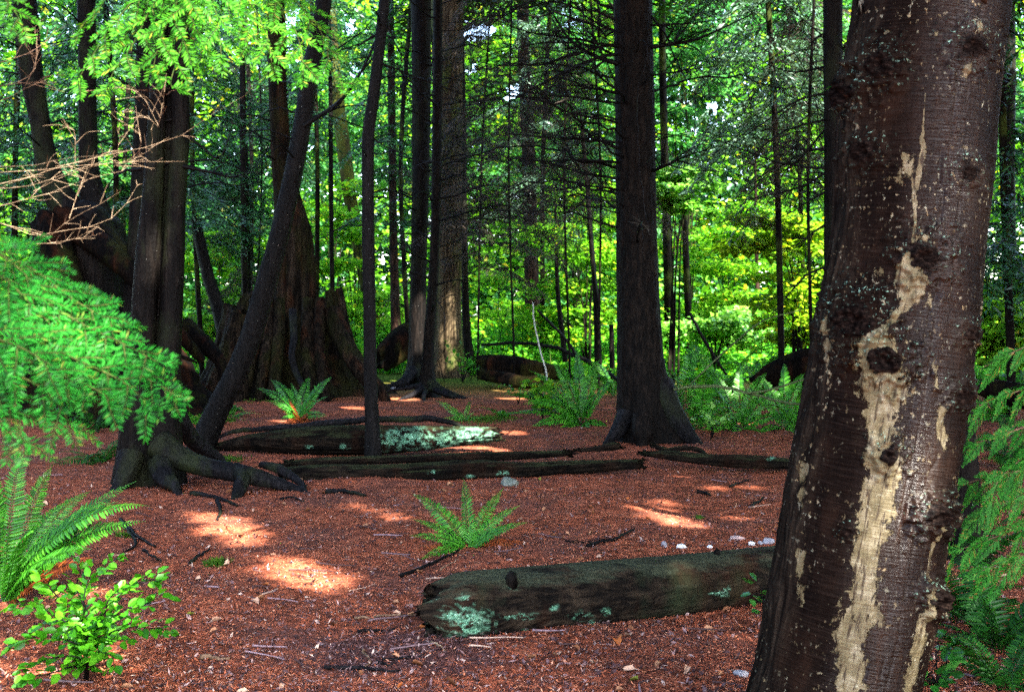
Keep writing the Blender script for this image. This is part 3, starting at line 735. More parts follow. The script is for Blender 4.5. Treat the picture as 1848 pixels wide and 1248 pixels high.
# ================================================================ stems of the clearing
# twin stem on the left with arching roots
twin = None
D_T = 9.9
twin, tp = make_tree('twin_stemmed_tree', 'twin-stemmed conifer left of the leaning trunk, its thick root arching over the red ground', [(288, -20, 26), (286, 140, 29), (282, 236, 31), (275, 370, 37), (266, 467, 42), (258, 600, 46), (250, 700, 52), (245, 800, 62), (243, 872, 78)], D_T, ns=72, nr=170, flute=.16, flute_h=.5, seed=3, bark=.045, top=8)
for sp_, dz in (([(330, -20, 28), (324, 140, 32), (326, 236, 31), (317, 370, 34), (313, 467, 38), (307, 600, 41), (300, 700, 50), (294, 800, 66), (292, 868, 84)], D_T + .05), ([(306, -20, 30), (305, 140, 34), (303, 300, 38), (292, 467, 42), (282, 600, 50), (276, 720, 58), (270, 870, 84)], D_T + .16)):
    p4 = [[*at(x_, y_, dz), w_ * .5 / FPX * dz] for x_, y_, w_ in sp_][::-1]
    q0 = list(p4[0]); q0[2] = -.3; tt = p4[-1]
    p4 = [q0] + p4 + [[tt[0], tt[1], 6.5, tt[3] * .8], [tt[0], tt[1], 8.2, tt[3] * .5]]
    V, F, *_ = trunk_surface(p4, 150, 56, .05, .045, .5, 5, .14, 6, .5, 7 + dz); g = G(); g.add(V, F); g.build('trunk', M['bark'], twin)
def px_root(root, pix, name='root', mat='root', lump=.26):
    """pix: (px, py, depth, width px)"""
    g = G(); p4 = [[*at(x_, y_, d), w_ * .5 / FPX * d] for x_, y_, d, w_ in pix]
    e = np.array(p4[-1]); t_ = np.array(p4[-1][:3]) - np.array(p4[-2][:3]); t_ = t_ / np.linalg.norm(t_)
    gr = gz(e[0], e[1])[0]
    if e[2] - gr < .5:                              # the tip dives into the soil
        p4.append([*(e[:3] + t_ * 2.2 * e[3])[:2], gr - .02 - e[3], e[3] * .75]); p4.append([*(e[:3] + t_ * 4 * e[3])[:2], gr - .12 - e[3] * 2, e[3] * .35])
    V, F, *_ = trunk_surface(p4, max(20, 9 * len(pix)), 24, lump, .12, .5, 2.5, seed=random.randint(0, 99)); g.add(V, F)
    return g.build(name, M[mat], root)
px_root(twin, [(285, 800, 9.75, 54), (325, 826, 9.7, 38), (370, 842, 9.6, 31), (415, 850, 9.5, 30), (455, 858, 9.45, 28), (500, 871, 9.45, 20), (540, 884, 9.4, 12), (560, 892, 9.3, 7)])
px_root(twin, [(430, 846, 9.5, 26), (438, 862, 9.35, 24), (432, 882, 9.2, 22), (425, 900, 9.1, 16)])
px_root(twin, [(470, 838, 9.8, 10), (500, 845, 9.7, 16), (528, 860, 9.6, 14), (548, 878, 9.45, 10), (542, 895, 9.3, 7)])
px_root(twin, [(308, 690, 9.9, 30), (322, 750, 10.1, 30), (345, 790, 10.4, 26), (375, 815, 10.6, 22), (400, 830, 10.7, 12)])
px_root(twin, [(238, 820, 9.7, 44), (228, 855, 9.6, 36), (212, 880, 9.5, 20)])
px_root(twin, [(290, 835, 9.7, 44), (300, 862, 9.5, 34), (318, 880, 9.3, 16)])
upper_crown(twin, tp, 6.0, 8.2, 7, 2.0)
stubs(twin, tp, 2.6, 4.3, 7, .012, (.5, 1.3), 11)
px_branch(twin, [(330, 300, 0), (380, 310), (420, 318), (460, 312)], 9.9, .022, seed=5, twigs=6, tl=.5)
px_branch(twin, [(330, 240), (360, 262), (400, 285), (418, 225), (415, 205)], 9.8, .014, seed=6, twigs=5, tl=.4)
px_branch(twin, [(255, 305), (215, 312), (190, 345)], 9.8, .016, seed=7, twigs=5, tl=.4)

# stem behind the twin, leaning trunks on the big old root mound at the left edge
t, p_ = make_tree('dark_tree', 'black stem half hidden close behind the left side of the twin-stemmed conifer', [(262, -20, 30), (262, 150, 32), (256, 300, 34), (250, 450, 40), (244, 560, 46), (236, 700, 58)], 15.5, ns=40, seed=8, top=9, flute=.1)
upper_crown(t, p_, 6.5, 9, 5, 2.0)
mL, pL = make_tree('leaning_dark_tree', 'black trunk at the left edge leaning left, standing on the dark root mound', [(42, -20, 40), (55, 120, 40), (72, 220, 34), (84, 290, 38), (102, 345, 48), (130, 390, 64), (165, 440, 90)], 16.0, ns=48, seed=9, top=9, flute=.06, sink=.6)
mB, pB = make_tree('straight_dark_tree', 'straight black trunk beside the leaning one, rooted on top of the dark mound at left', [(156, -20, 30), (157, 100, 30), (158, 220, 31), (160, 300, 34), (166, 350, 44), (172, 400, 66), (178, 450, 100)], 16.3, ns=48, seed=12, top=9, flute=.1, sink=.6)
for t_, q_ in ((mL, pL), (mB, pB)):
    upper_crown(t_, q_, 7.0, 9, 5, 2.2); stubs(t_, q_, 3.6, 6, 8, .016, (.7, 2.0), 31)
# the mound: an old nurse stump buried in roots
cx_, cy_ = at(150, 735, 17.4)[:2]
nr_, ns_ = 90, 140
hz = np.linspace(0, 1, nr_); a = np.linspace(0, 2 * pi, ns_, endpoint=False)
HH, AA = np.meshgrid(hz, a, indexing='ij')
top_ = 2.9
prof = np.interp(HH, [0, .08, .2, .45, .7, .9, 1.0], [2.55, 2.15, 1.75, 1.25, .95, .70, .02])
q = np.stack([np.cos(AA) * 1.5, np.sin(AA) * 1.5, HH * 1.6], -1).reshape(-1, 3)
k_ = 1 + .22 * fbm(q, 61, 3).reshape(nr_, ns_) + .07 * np.cos(9 * AA + 2 * HH) + .05 * (1 - 2 * np.abs(fbm(q * 3.1, 64, 3))).reshape(nr_, ns_)
zz = HH * top_ * (1 + .06 * vnoise(q * 2, 66).reshape(nr_, ns_)) - .15
V = np.stack([cx_ + prof * k_ * np.cos(AA), cy_ + .8 * prof * k_ * np.sin(AA), zz], -1).reshape(-1, 3)
mound = empty('nurse_stump', (cx_, cy_, 0), 'huge dark mound of old stump and roots behind the bright hemlock spray at left', 'stump')
g = G(); g.add(V, quads_ring(nr_, ns_)); g.build('stump_body', M['rot'], mound)
for pix in ([(110, 385, 15.9, 40), (150, 420, 15.7, 46), (195, 455, 15.4, 40), (245, 500, 15.2, 34), (290, 560, 15.1, 28), (330, 610, 15.1, 22), (365, 650, 15.3, 14)], [(170, 400, 15.9, 40), (205, 440, 15.6, 34), (240, 470, 15.5, 28), (270, 510, 15.4, 22)],
            [(90, 400, 15.8, 60), (100, 480, 15.4, 66), (130, 560, 15.1, 60), (160, 640, 14.9, 50), (180, 720, 14.8, 36)], [(330, 590, 16.2, 34), (365, 620, 16, 30), (395, 650, 15.8, 20), (405, 690, 15.7, 12)]):
    px_root(mound, pix, mat='rot')

# leaning stem
lean, lp = make_tree('leaning_tree', 'slim speckled trunk leaning right across the front of the tall stump', [(588, -30, 27), (580, 30, 28), (562, 120, 30), (551, 190, 31), (536, 280, 32), (515, 380, 34), (500, 440, 35), (478, 520, 37), (455, 600, 38), (428, 670, 40), (397, 730, 42), (372, 785, 46), (362, 815, 54)], 12.3, ns=40, nr=150, mat='bark_wet', seed=14, lump=.06, bark=.03, top=8)
px_branch(lean, [(548, 228), (580, 205), (615, 180), (650, 130), (685, 90), (708, 30)], 12.2, .030, seed=15, twigs=6, tl=.7, amp=.02)
px_branch(lean, [(560, 130), (600, 95), (650, 60), (690, 20)], 12.2, .016, seed=16, twigs=6, tl=.6)
stubs(lean, lp, 3.0, 5.0, 6, .012, (.6, 1.5), 17)
upper_crown(lean, lp, 6.0, 8, 4, 1.6)
# slim dark stem between the logs
slim, sp2 = make_tree('slim_dark_tree', 'slim straight black trunk rising from the old log with green lichen', [(696, -30, 18), (690, 40, 20), (682, 110, 20), (672, 190, 21), (665, 240, 22), (664, 330, 21), (665, 450, 22), (667, 560, 22), (669, 680, 23), (672, 770, 26), (673, 822, 32)], 11.6, ns=36, nr=150, mat='bark_wet', seed=18, lump=.07, bark=.03, flute=.15, flute_h=.3, flute_n=5, top=8)
px_branch(slim, [(694, 40), (672, 90), (640, 150), (600, 195), (560, 230)], 11.8, .022, seed=19, twigs=5, tl=.5, amp=.02)
px_branch(slim, [(688, 115), (740, 135), (800, 155), (870, 185), (940, 195)], 11.6, .014, dd=.8, seed=20, twigs=10, tl=.6, amp=.02)
px_branch(slim, [(700, 45), (712, 75), (735, 110), (765, 135)], 11.6, .010, seed=21, twigs=5, tl=.4)
px_branch(slim, [(672, 250), (720, 275), (770, 300)], 11.6, .010, seed=22, twigs=6, tl=.5)
px_branch(slim, [(675, 355), (720, 358), (780, 372)], 11.6, .008, seed=23, twigs=4, tl=.4)
px_branch(slim, [(682, 60), (640, 85), (600, 90)], 11.6, .010, seed=24, twigs=5, tl=.4)
stubs(slim, sp2, 2.0, 5.2, 9, .009, (.4, 1.2), 25)
upper_crown(slim, sp2, 6.0, 8, 4, 1.4)

# tree growing out of the tall old stump
on, op = make_tree('stump_grown_tree', 'dark tree growing out of the broad stump, its trunk widening into the stump', [(499, -30, 30), (500, 120, 31), (505, 220, 33), (509, 300, 36), (521, 370, 50), (530, 420, 64), (531, 470, 74), (529, 520, 82), (527, 580, 92), (525, 650, 112), (525, 710, 140)], 21.0, ns=110, nr=150, seed=26, lump=.08, bark=.05, flute=.14, flute_h=2.0, flute_n=9, top=11, mat='stump')
stubs(on, op, 4.2, 7.4, 8, .018, (.8, 2.2), 27)
upper_crown(on, op, 8.5, 11, 5, 2.4)
ns_, nr_ = 200, 80
cx_, cy_ = at(528, 715, 21.2)[:2]
a = np.linspace(0, 2 * pi, ns_, endpoint=False); hz = np.linspace(0, 1, nr_)
HH, AA = np.meshgrid(hz, a, indexing='ij')
ang = np.degrees((AA + pi) % (2 * pi) - pi)               # 0 = to the right, 180 = to the left, -90 = towards the clearing
topa = np.interp(ang, [-180, -160, -140, -120, -60, -40, -15, 20, 45, 90, 140, 160, 180], [1.68, 1.72, 1.55, .9, 1.0, 1.75, 2.0, 1.95, 1.5, 1.9, 2.1, 1.65, 1.68])
topa = topa + .14 * vnoise(np.stack([np.cos(AA) * 9, np.sin(AA) * 9, 0 * AA], -1).reshape(-1, 3), 71).reshape(nr_, ns_)
zz = -.2 + HH * (topa + .2)
prof = np.interp(zz, [-.2, 0, .2, .5, .95, 1.5, 2.2], [2.02, 1.84, 1.64, 1.42, 1.22, 1.04, .86])
prof = prof * np.where(np.abs(ang) < 90, np.interp(zz, [0, 1.0, 2.0], [1.0, .90, .98]), np.interp(zz, [0, 1.7], [1.0, 1.22]))
q = np.stack([np.cos(AA) * 4, np.sin(AA) * 4, zz * .35], -1).reshape(-1, 3)
k_ = 1 + .05 * np.cos(11 * AA + .6 * np.sin(zz)) + .07 * fbm(q, 73, 3).reshape(nr_, ns_) + .04 * (1 - 2 * np.abs(fbm(q * 2.6, 75, 3))).reshape(nr_, ns_)
V = np.stack([cx_ + prof * k_ * np.cos(AA), cy_ + prof * k_ * np.sin(AA) * .85, zz], -1)
inner = V.copy(); inner[..., 0] = cx_ + (V[..., 0] - cx_) * .86; inner[..., 1] = cy_ + (V[..., 1] - cy_) * .86
inner[..., 2] -= .04
st = empty('broad_stump', (cx_, cy_, 0), 'broad jagged old stump with a tree rising from its middle, behind the small fern', 'stump')
g = G(); g.add(V.reshape(-1, 3), quads_ring(nr_, ns_))
W = np.stack([V[-1], inner[-1]], 0).reshape(-1, 3); g.add(W, quads_ring(2, ns_))
g.add(inner[::-1].reshape(-1, 3), quads_ring(nr_, ns_)); g.build('stump_body', M['stump'], st)
px_root(st, [(528, 560, 19.75, 14), (530, 610, 19.4, 13), (526, 640, 19.2, 11), (533, 670, 19.1, 11), (546, 698, 18.9, 9)], mat='root')
px_root(st, [(600, 560, 20.2, 30), (622, 620, 19.9, 32), (652, 672, 19.6, 30), (690, 712, 19.4, 18)], mat='stump')
px_root(st, [(432, 570, 20.1, 40), (418, 630, 19.9, 40), (398, 680, 19.7, 34), (372, 715, 19.5, 18)], mat='stump')
for x_, w_ in ((486, 16), (505, 18), (556, 20), (578, 18), (462, 20)):
    px_root(st, [(x_, 540, 20.2, w_), (x_ - 2, 610, 19.85, w_ * 1.1), (x_ - 5 + (x_ - 525) * .15, 668, 19.5, w_ * 1.1), (x_ - 6 + (x_ - 525) * .3, 712, 19.3, w_)], mat='stump')

# spruce right of centre
spr, pp = make_tree('spruce_tree', 'stout dark spruce right of centre with flared roots on the red clearing floor', [(1142, -30, 66), (1143, 60, 66), (1146, 200, 68), (1148, 400, 70), (1152, 560, 75), (1156, 650, 83), (1162, 720, 96), (1168, 765, 116), (1172, 795, 142)], 13.4, ns=120, nr=240, mat='bark_brown', seed=33, lump=.03, bark=.05, flute=.16, flute_h=.28, flute_n=8, ku=6.0, top=9)
px_root(spr, [(1190, 690, 13.3, 40), (1205, 735, 13.2, 40), (1228, 770, 13.1, 34), (1255, 797, 13.0, 18)], mat='root')
px_root(spr, [(1130, 745, 13.2, 30), (1118, 772, 13.1, 28), (1098, 796, 13.0, 14)], mat='root')
px_root(spr, [(1160, 750, 12.95, 34), (1160, 780, 12.85, 34), (1158, 802, 12.8, 20)], mat='bark_brown')
BR = [([(1115, 115), (1060, 95), (1020, 62), (1000, 35), (985, 10)], .030), ([(1115, 84), (1060, 75), (1000, 66), (950, 55), (885, 32)], .020), ([(1115, 168), (1060, 155), (1020, 142), (985, 135)], .018), ([(1115, 186), (1030, 176), (930, 162), (850, 150), (700, 112)], .014),
      ([(1112, 98), (1060, 112), (1000, 140), (940, 172), (880, 215), (800, 278)], .020), ([(1112, 80), (1040, 95), (980, 115), (920, 120), (860, 112)], .018), ([(1115, 257), (1050, 252), (980, 248), (870, 238)], .016), ([(1115, 293), (1050, 288), (980, 291), (890, 288)], .018),
      ([(1115, 323), (1050, 312), (1000, 296), (910, 280)], .018), ([(1115, 342), (1060, 334), (1020, 322)], .014), ([(1115, 268), (1070, 245), (1040, 222), (1000, 196)], .018), ([(1115, 60), (1060, 30), (1010, -20)], .016), ([(1115, 215), (1050, 205), (960, 200)], .010), ([(1116, 385), (1060, 372), (1000, 352), (950, 330)], .010),
      ([(1176, 85), (1240, 75), (1300, 50), (1365, 22)], .026), ([(1176, 46), (1230, 44), (1290, 36), (1340, 30)], .014), ([(1178, 136), (1240, 128), (1310, 118)], .012), ([(1180, 308), (1200, 298), (1240, 280), (1290, 268)], .022), ([(1176, 30), (1210, 80), (1240, 150), (1265, 200)], .014), ([(1182, 240), (1260, 250), (1340, 262)], .008), ([(1182, 210), (1250, 180), (1320, 140)], .008)]
for k, (pix, r_) in enumerate(BR):
    px_branch(spr, pix, 13.3, r_ * 1.1, dd=random.uniform(-1.2, .9), seed=40 + k, twigs=16, tl=.8, amp=.03)
stubs(spr, pp, 2.4, 5.0, 10, .010, (.5, 1.6), 37)
stubs(spr, pp, 2.3, 5.4, 15, .017, (1.4, 3.6), 137, 14, toward=[pi, pi, pi, 0.1])
upper_crown(spr, pp, 5.9, 9, 10, 2.6)
# pale strand of dead creeper down its front
g = G(); P = catmull([at(1172, 40, 13.1), at(1166, 110, 13.08), at(1150, 170, 13.06), at(1152, 260, 13.05), at(1158, 340, 13.03), at(1172, 420, 13.02)], 40); tube(g, wander(P, .02, 3), .006, 5); g.build('creeper_stem', M['root'], spr)

# right-hand stem with dead branches, behind the thick trunk
rt, rp = make_tree('dark_stem_tree', 'dark stem with bare branches just left of the thick wet trunk and partly behind it', [(1503, -30, 33), (1503, 60, 33), (1504, 200, 33), (1505, 300, 34), (1506, 420, 36), (1508, 560, 38), (1510, 680, 42), (1512, 815, 60)], 12.1, ns=40, nr=130, seed=44, mat='bark', top=8)
RB = [[(1492, 303), (1440, 300), (1380, 288), (1320, 262), (1210, 222)], [(1492, 60), (1475, 68), (1458, 90), (1450, 110)], [(1492, 168), (1440, 182), (1390, 215), (1330, 255), (1290, 275)], [(1520, 90), (1545, 60), (1560, 30)], [(1492, 310), (1450, 335), (1400, 350), (1340, 362), (1290, 370)], [(1492, 215), (1430, 232), (1380, 262), (1330, 310)], [(1492, 345), (1450, 368), (1400, 400)], [(1492, 270), (1420, 268), (1370, 250)], [(1492, 230), (1440, 290), (1390, 320), (1350, 330)], [(1495, 400), (1440, 440), (1395, 452)], [(1495, 480), (1450, 500), (1400, 560), (1370, 570)], [(1492, 120), (1430, 130), (1370, 110)]]
for k, pix in enumerate(RB): px_branch(rt, pix, 12.1, .016, dd=random.uniform(-1.0, 1.0), seed=70 + k, twigs=13, tl=.65, amp=.02)
upper_crown(rt, rp, 5.5, 8, 5, 1.8)

# pair of stems at centre and the pale cedar behind
cd, cp = make_tree('dark_centre_tree', 'dark trunk directly left of the pale cedar, taller roots spreading at its foot', [(759, -30, 36), (760, 60, 35), (760, 200, 33), (759, 330, 31), (756, 450, 28), (754, 560, 30), (754, 640, 34), (753, 680, 48), (752, 698, 64)], 23.6, ns=50, nr=140, seed=45, top=11, flute=.2, flute_h=.5)
th, tp2 = make_tree('slim_rooted_tree', 'slim dark stem in front of the pale cedar, bare grey roots fanning out', [(790, -30, 16), (789, 200, 17), (786, 400, 17), (781, 520, 18), (775, 600, 20), (772, 660, 24), (770, 700, 38), (769, 718, 60)], 20.5, ns=40, nr=130, seed=46, top=10, flute=.2, flute_h=.3, mat='bark_brown')
for pix in ([(775, 690, 20.4, 16), (800, 704, 20.2, 10), (830, 716, 20.0, 8), (855, 724, 19.9, 4)], [(778, 700, 20.3, 12), (805, 712, 20, 9), (840, 722, 19.8, 5)], [(765, 700, 20.3, 14), (745, 712, 20, 10), (722, 722, 19.7, 7), (702, 732, 19.5, 4)], [(768, 705, 20.2, 10), (764, 718, 19.8, 7), (768, 730, 19.4, 4)], [(762, 695, 20.3, 12), (735, 700, 20.3, 8), (700, 706, 20.2, 4)]): px_root(th, pix)
px_root(cd, [(748, 670, 23.4, 24), (728, 690, 23, 18), (700, 698, 22.8, 8)])
px_root(cd, [(758, 675, 23.4, 22), (768, 692, 23, 16), (785, 704, 22.8, 8)])
ce, cp3 = make_tree('pale_cedar_tree', 'broad pale brown cedar trunk at centre, sunlit at its foot', [(806, -30, 58), (807, 60, 56), (809, 200, 50), (811, 330, 45), (811, 450, 42), (810, 560, 44), (810, 620, 52), (808, 660, 66), (805, 690, 92)], 27.0, ns=70, nr=160, mat='bark_cedar', seed=47, top=13, flute=.14, flute_h=.8, flute_n=7, kz=.2, ku=7)
for r_, q_, z0, z1 in ((cd, cp, 4.4, 8, ), (th, tp2, 3, 7), (ce, cp3, 4.5, 9.5)):
    stubs(r_, q_, z0 - 1.5, z1, 18, .020, (1.0, 3.0), 48, 12)
upper_crown(cd, cp, 9, 11, 6, 2.6); upper_crown(ce, cp3, 10, 13, 6, 3.0); upper_crown(th, tp2, 8, 10, 4, 1.8)

# other standing stems, each its own tree
OTHER = [
 ('background_tree', 'dark trunk between the pale cedar and the spruce, lit low on its face', [(943, -30, 22), (945, 100, 22), (953, 250, 24), (957, 400, 25), (960, 520, 26), (963, 600, 28), (965, 655, 36)], 33, 'bark_red', 11),
 ('sapling_tree', 'thin twin-stemmed sapling left of the spruce, standing in bright green leaves', [(1052, 250, 7), (1060, 340, 8), (1068, 450, 9), (1076, 550, 11), (1079, 645, 14)], 27, 'bark', 6.5),
 ('sapling_tree', 'thin crooked sapling midway between the lit trunk and the twin sapling', [(1004, 440, 6), (1006, 520, 8), (1012, 580, 9), (1020, 650, 10)], 28, 'bark', 4.5),
 ('snag', 'short broken dead pole just left of the spruce foot', [(1103, 585, 8), (1104, 620, 9), (1105, 662, 10)], 26, 'bark', .1),
 ('background_tree', 'straight trunk right of the spruce, taller of the two beyond the ferns', [(1194, -30, 12), (1196, 130, 13), (1200, 300, 14), (1204, 450, 15), (1207, 560, 17), (1210, 660, 22)], 30, 'bark_far', 10),
 ('background_tree', 'thinner straight trunk right of the spruce, ending lower among pale leaves', [(1234, 330, 10), (1236, 400, 11), (1240, 520, 12), (1244, 600, 13), (1246, 662, 16)], 29, 'bark_far', 5.2),
 ('background_tree', 'thin dark trunk between the twin stems and the leaning trunk', [(438, 150, 11), (439, 300, 11), (441, 420, 12), (443, 560, 13), (444, 660, 16)], 25, 'bark', 8.5),
 ('sapling_tree', 'very thin dark sapling touching the right side of the thin trunk left of the stump', [(447, 330, 5), (449, 450, 5), (450, 560, 6), (451, 660, 7)], 25.4, 'bark', 5.5),
 ('background_tree', 'very thin straight stem rising behind the right shoulder of the stump', [(596, 120, 7), (597, 250, 8), (598, 400, 8), (600, 540, 9), (602, 660, 11)], 26, 'bark', 8.5),
 ('background_tree', 'reddish trunk just right of the slim dark stem', [(704, -30, 12), (706, 120, 13), (708, 300, 14), (710, 430, 15), (713, 540, 17), (716, 650, 22)], 31, 'bark_red', 11),
 ('leaning_background_tree', 'short dark leaning stem seen between the twin stems and the stump', [(352, 395, 18), (362, 440, 20), (376, 500, 22), (392, 550, 24), (408, 610, 28), (420, 660, 32)], 24, 'bark_wet', 3.6),
 ('mossy_tree', 'mossy yellowish trunk leaning left behind the slim dark stem', [(592, -30, 20), (604, 130, 22), (622, 280, 24), (632, 360, 24), (645, 430, 25), (660, 500, 27), (676, 580, 30), (690, 655, 36)], 34, 'bark_moss', 12),
 ('background_tree', 'thin dark trunk touching the right side of the pale cedar', [(836, 180, 9), (838, 400, 11), (839, 500, 12), (842, 600, 16), (846, 655, 24)], 28.5, 'bark', 9),
 ('shaded_tree', 'dark trunk base behind the thick wet trunk, beside the cedar fronds', [(1700, 300, 36), (1712, 520, 42), (1725, 700, 48), (1738, 850, 54), (1742, 960, 62), (1744, 1020, 84)], 6.6, 'bark', 5),
 ('background_tree', 'dark trunk cut by the right edge of the picture', [(1822, -30, 18), (1822, 150, 20), (1820, 300, 22), (1822, 430, 22), (1826, 560, 24), (1830, 680, 30)], 22, 'bark', 9),
 ('background_tree', 'thin grey trunk far back between the spruce and the right-hand dark stem', [(1366, 470, 7), (1367, 530, 8), (1369, 600, 9), (1370, 655, 10)], 40, 'bark_red', 8),
]
OT = []
for k, (nm, lab, sp_, d, mt, tp_) in enumerate(OTHER):
    r_, q_ = make_tree(nm, lab, sp_, d, ns=26, nr=80, mat=mt, seed=80 + k, top=tp_, lump=.07, flute=.1, flute_h=.3, cat='tree')
    OT.append((r_, q_, d, nm))
    if nm == 'snag': continue
    zt = min(tp_ - .4, 1.5 + d * .27)
    if nm != 'shaded_tree': stubs(r_, q_, min(2.2, zt * .45), zt, 9 if nm != 'sapling_tree' else 7, .010 if d < 30 else .013, (.7, 2.4) if nm != 'sapling_tree' else (.5, 1.4), 90 + k, 9)
# second thin stem of the twin sapling
r_, q_ = OT[1][0], OT[1][1]
g = G(); V, F, *_ = trunk_surface([[*at(x_, y_, 26.9), w_ * .5 / FPX * 26.9] for x_, y_, w_ in [(1080, 555, 8), (1072, 500, 7), (1066, 430, 6), (1058, 330, 5), (1054, 260, 4)]], 40, 12); g.add(V, F); g.build('trunk', M['bark'], r_)

# ================================================================ unseen canopy sprays, placed on the sun rays to shade chosen points
n = 23000
T0 = np.stack([rng.uniform(-10.5, 9.5, n), rng.uniform(2.2, 23.5, n), rng.random(n) ** 1.5 * 4.2], 1)
ex = []
for px_, d_, z0_, z1_ in ((810, 27, .0, 11), (758, 23.6, 0, 9), (955, 33, 0, 11), (525, 21, .5, 9), (640, 34, 0, 8), (1205, 30, 1, 9), (710, 31, 1, 9), (180, 17, 0, 7), (440, 25, 1, 8), (1140, 13.4, 0, 7), (1150, 13.4, 0, 5), (1504, 12.1, 2, 7), (780, 20.5, 0, 8), (560, 12.3, 3, 7), (680, 11.6, 3, 7), (290, 10, 2.5, 6), (1398, 18, 2, 7), (868, 27, 0, 9), (1020, 24, 2, 8)):
    k_ = int(130 * (z1_ - z0_)); b_ = at(px_, 570, d_)
    ex.append(np.stack([b_[0] + rng.normal(size=k_) * .55, b_[1] + rng.normal(size=k_) * .3, rng.uniform(z0_, z1_, k_)], 1))
n2 = 26000; yb_ = rng.uniform(24, 50, n2)
E = np.stack([rng.uniform(-.62, .62, n2) * yb_, yb_, rng.uniform(0, 7, n2)], 1)
S2 = E - SUN * (E[:, 2] / SUN[2])[:, None]
E = E[fbm(np.stack([S2[:, 0] * .28, S2[:, 1] * .28, 0 * yb_], 1), 301, 3) > .42]
n0 = len(T0); T0 = np.concatenate([T0] + ex + [E]); n = len(T0); n1 = n - len(E)
zt = np.maximum(rng.uniform(9.2, 15.5, n), T0[:, 2] + 4.5)
zt[n1:] = T0[n1:, 2] + rng.uniform(12, 15, n - n1)
Pc = T0 + SUN * ((zt - T0[:, 2]) / SUN[2])[:, None]
g = G(); nb = 8
az = rng.random(n) * 2 * pi
d0 = np.stack([np.cos(az), np.sin(az), -.25 + 0 * az], 1); l0 = np.stack([-np.sin(az), np.cos(az), 0 * az], 1)
B = []; D = []; S = []
for k in range(nb):
    sg = 1 if k % 2 else -1
    B.append(Pc + d0 * (.09 * k)); D.append(unit(d0 * .7 + sg * l0 * .8 + rng.normal(size=(n, 3)) * .2)); S.append(unit(d0 * .8 - sg * l0 * .6 + rng.normal(size=(n, 3)) * .35))
B, D, S = np.concatenate(B), np.concatenate(D), np.concatenate(S)
k = ~in_gap(B + D * .17)
g.add(*blades(B[k], D[k], S[k], rng.uniform(.28, .42, k.sum()), .115))
tag(g.build('shade_canopy', M['needle_canopy'], smooth=False), 'unseen conifer sprays set along the sun rays above the clearing to keep it in shade', 'tree canopy', kind='stuff')

# ================================================================ greenery behind the clearing
def leaf_cloud(P, mat_leaf, L, tilt=.5, W=.72, g=None):
    n = len(P); a = rng.random(n) * 2 * pi
    d = unit(np.stack([np.cos(a), np.sin(a), rng.normal(size=n) * tilt - .15], 1))
    nn = unit(np.stack([rng.normal(size=n) * tilt, rng.normal(size=n) * tilt, np.ones(n)], 1))
    l = L[0] + (L[1] - L[0]) * rng.random(n)
    g.add(*leaf6(P, d, nn, l, l * W, .12, .2))
# undergrowth: a mass of low leaves
n = 120000
y = 25.5 + 26 * rng.random(n) ** 1.3; x = rng.uniform(-.62, .62, n) * y
hgt = np.clip(.75 + .8 * fbm(np.stack([x * .45, y * .45, 0 * x], 1), 91, 3), .08, 2.0) * np.clip((y - 25) / 5, .3, 1.3)
z = gz(x, y) + hgt * rng.random(n) ** .55
keep = ~((np.abs(x - (-1.8)) < 2.6) & (y < 27.5))
g = G(); leaf_cloud(np.stack([x, y, z], 1)[keep], None, (.08, .18), .55, g=g)
tag(g.build('undergrowth', M['under']), 'sunlit bright green undergrowth filling the forest floor beyond the clearing', 'undergrowth', kind='stuff')
g = G(); n = 3500
y = rng.uniform(25, 44, n); x = rng.uniform(-.6, .6, n) * y
for k in range(n):
    if k % 14: continue
    h_ = random.uniform(.5, 2.2); b = np.array([x[k], y[k], gz(x[k], y[k])[0]])
    tube(g, [b, b + [random.gauss(0, .1), 0, h_ * .5], b + [random.gauss(0, .3), random.gauss(0, .2), h_]], [.012, .009, .004], 4)
tag(g.build('undergrowth_stems', M['bark_far']), 'thin dark stems among the bright undergrowth', 'undergrowth', kind='stuff')

# far wood
SKYHOLES = [(525, 60, 26, 50), (632, 40, 26, 26), (640, 130, 22, 26), (870, 50, 50, 22), (925, 160, 26, 18), (850, 120, 16, 22), (1030, 40, 40, 26), (692, 465, 10, 34), (860, 560, 12, 36), (1372, 490, 20, 46), (1290, 105, 16, 18), (1285, 195, 26, 18), (130, 170, 14, 20), (130, 205, 26, 16), (1375, 400, 12, 40), (1060, 110, 20, 14), (800, 300, 20, 16), (560, 265, 16, 12), (1470, 480, 14, 12), (720, 410, 9, 14), (30, 250, 14, 30)]
def holes(P, k=1.0):
    px, py = to_px(P); ok = np.ones(len(P), bool)
    j = 1 + .95 * vnoise(np.stack([px / 18, py / 18, 0 * px], 1), 3)
    for hx, hy, a_, b_ in SKYHOLES: ok &= (((px - hx) / (.62 * a_)) ** 2 + ((py - hy) / (.62 * b_)) ** 2) * j > k
    return ok
def wood_mass(name, label, n, y0, y1, mat, L, nseed, thr, tiers=True, zmax=24, tilt=.5):
    y = rng.uniform(y0, y1, n); x = rng.uniform(-.60, .60, n) * y
    z = rng.random(n) * np.minimum(zmax, 3 + .33 * y)
    P = np.stack([x, y, z], 1)
    f = fbm(P * np.array([.16, .16, .22]), nseed, 3)
    if tiers: f = f + .28 * fbm(P * np.array([.35, .35, 1.5]), nseed + 7, 2)
    P = P[f > thr]; P = P[holes(P)]
    g = G(); leaf_cloud(P, None, L, tilt, g=g)
    tag(g.build(name, M[mat]), label, 'woodland', kind='stuff')
wood_mass('far_maple_wood', 'far wall of sunlit yellow-green broadleaf crowns', 170000, 42, 66, 'maple', (.18, .38), 101, .0)
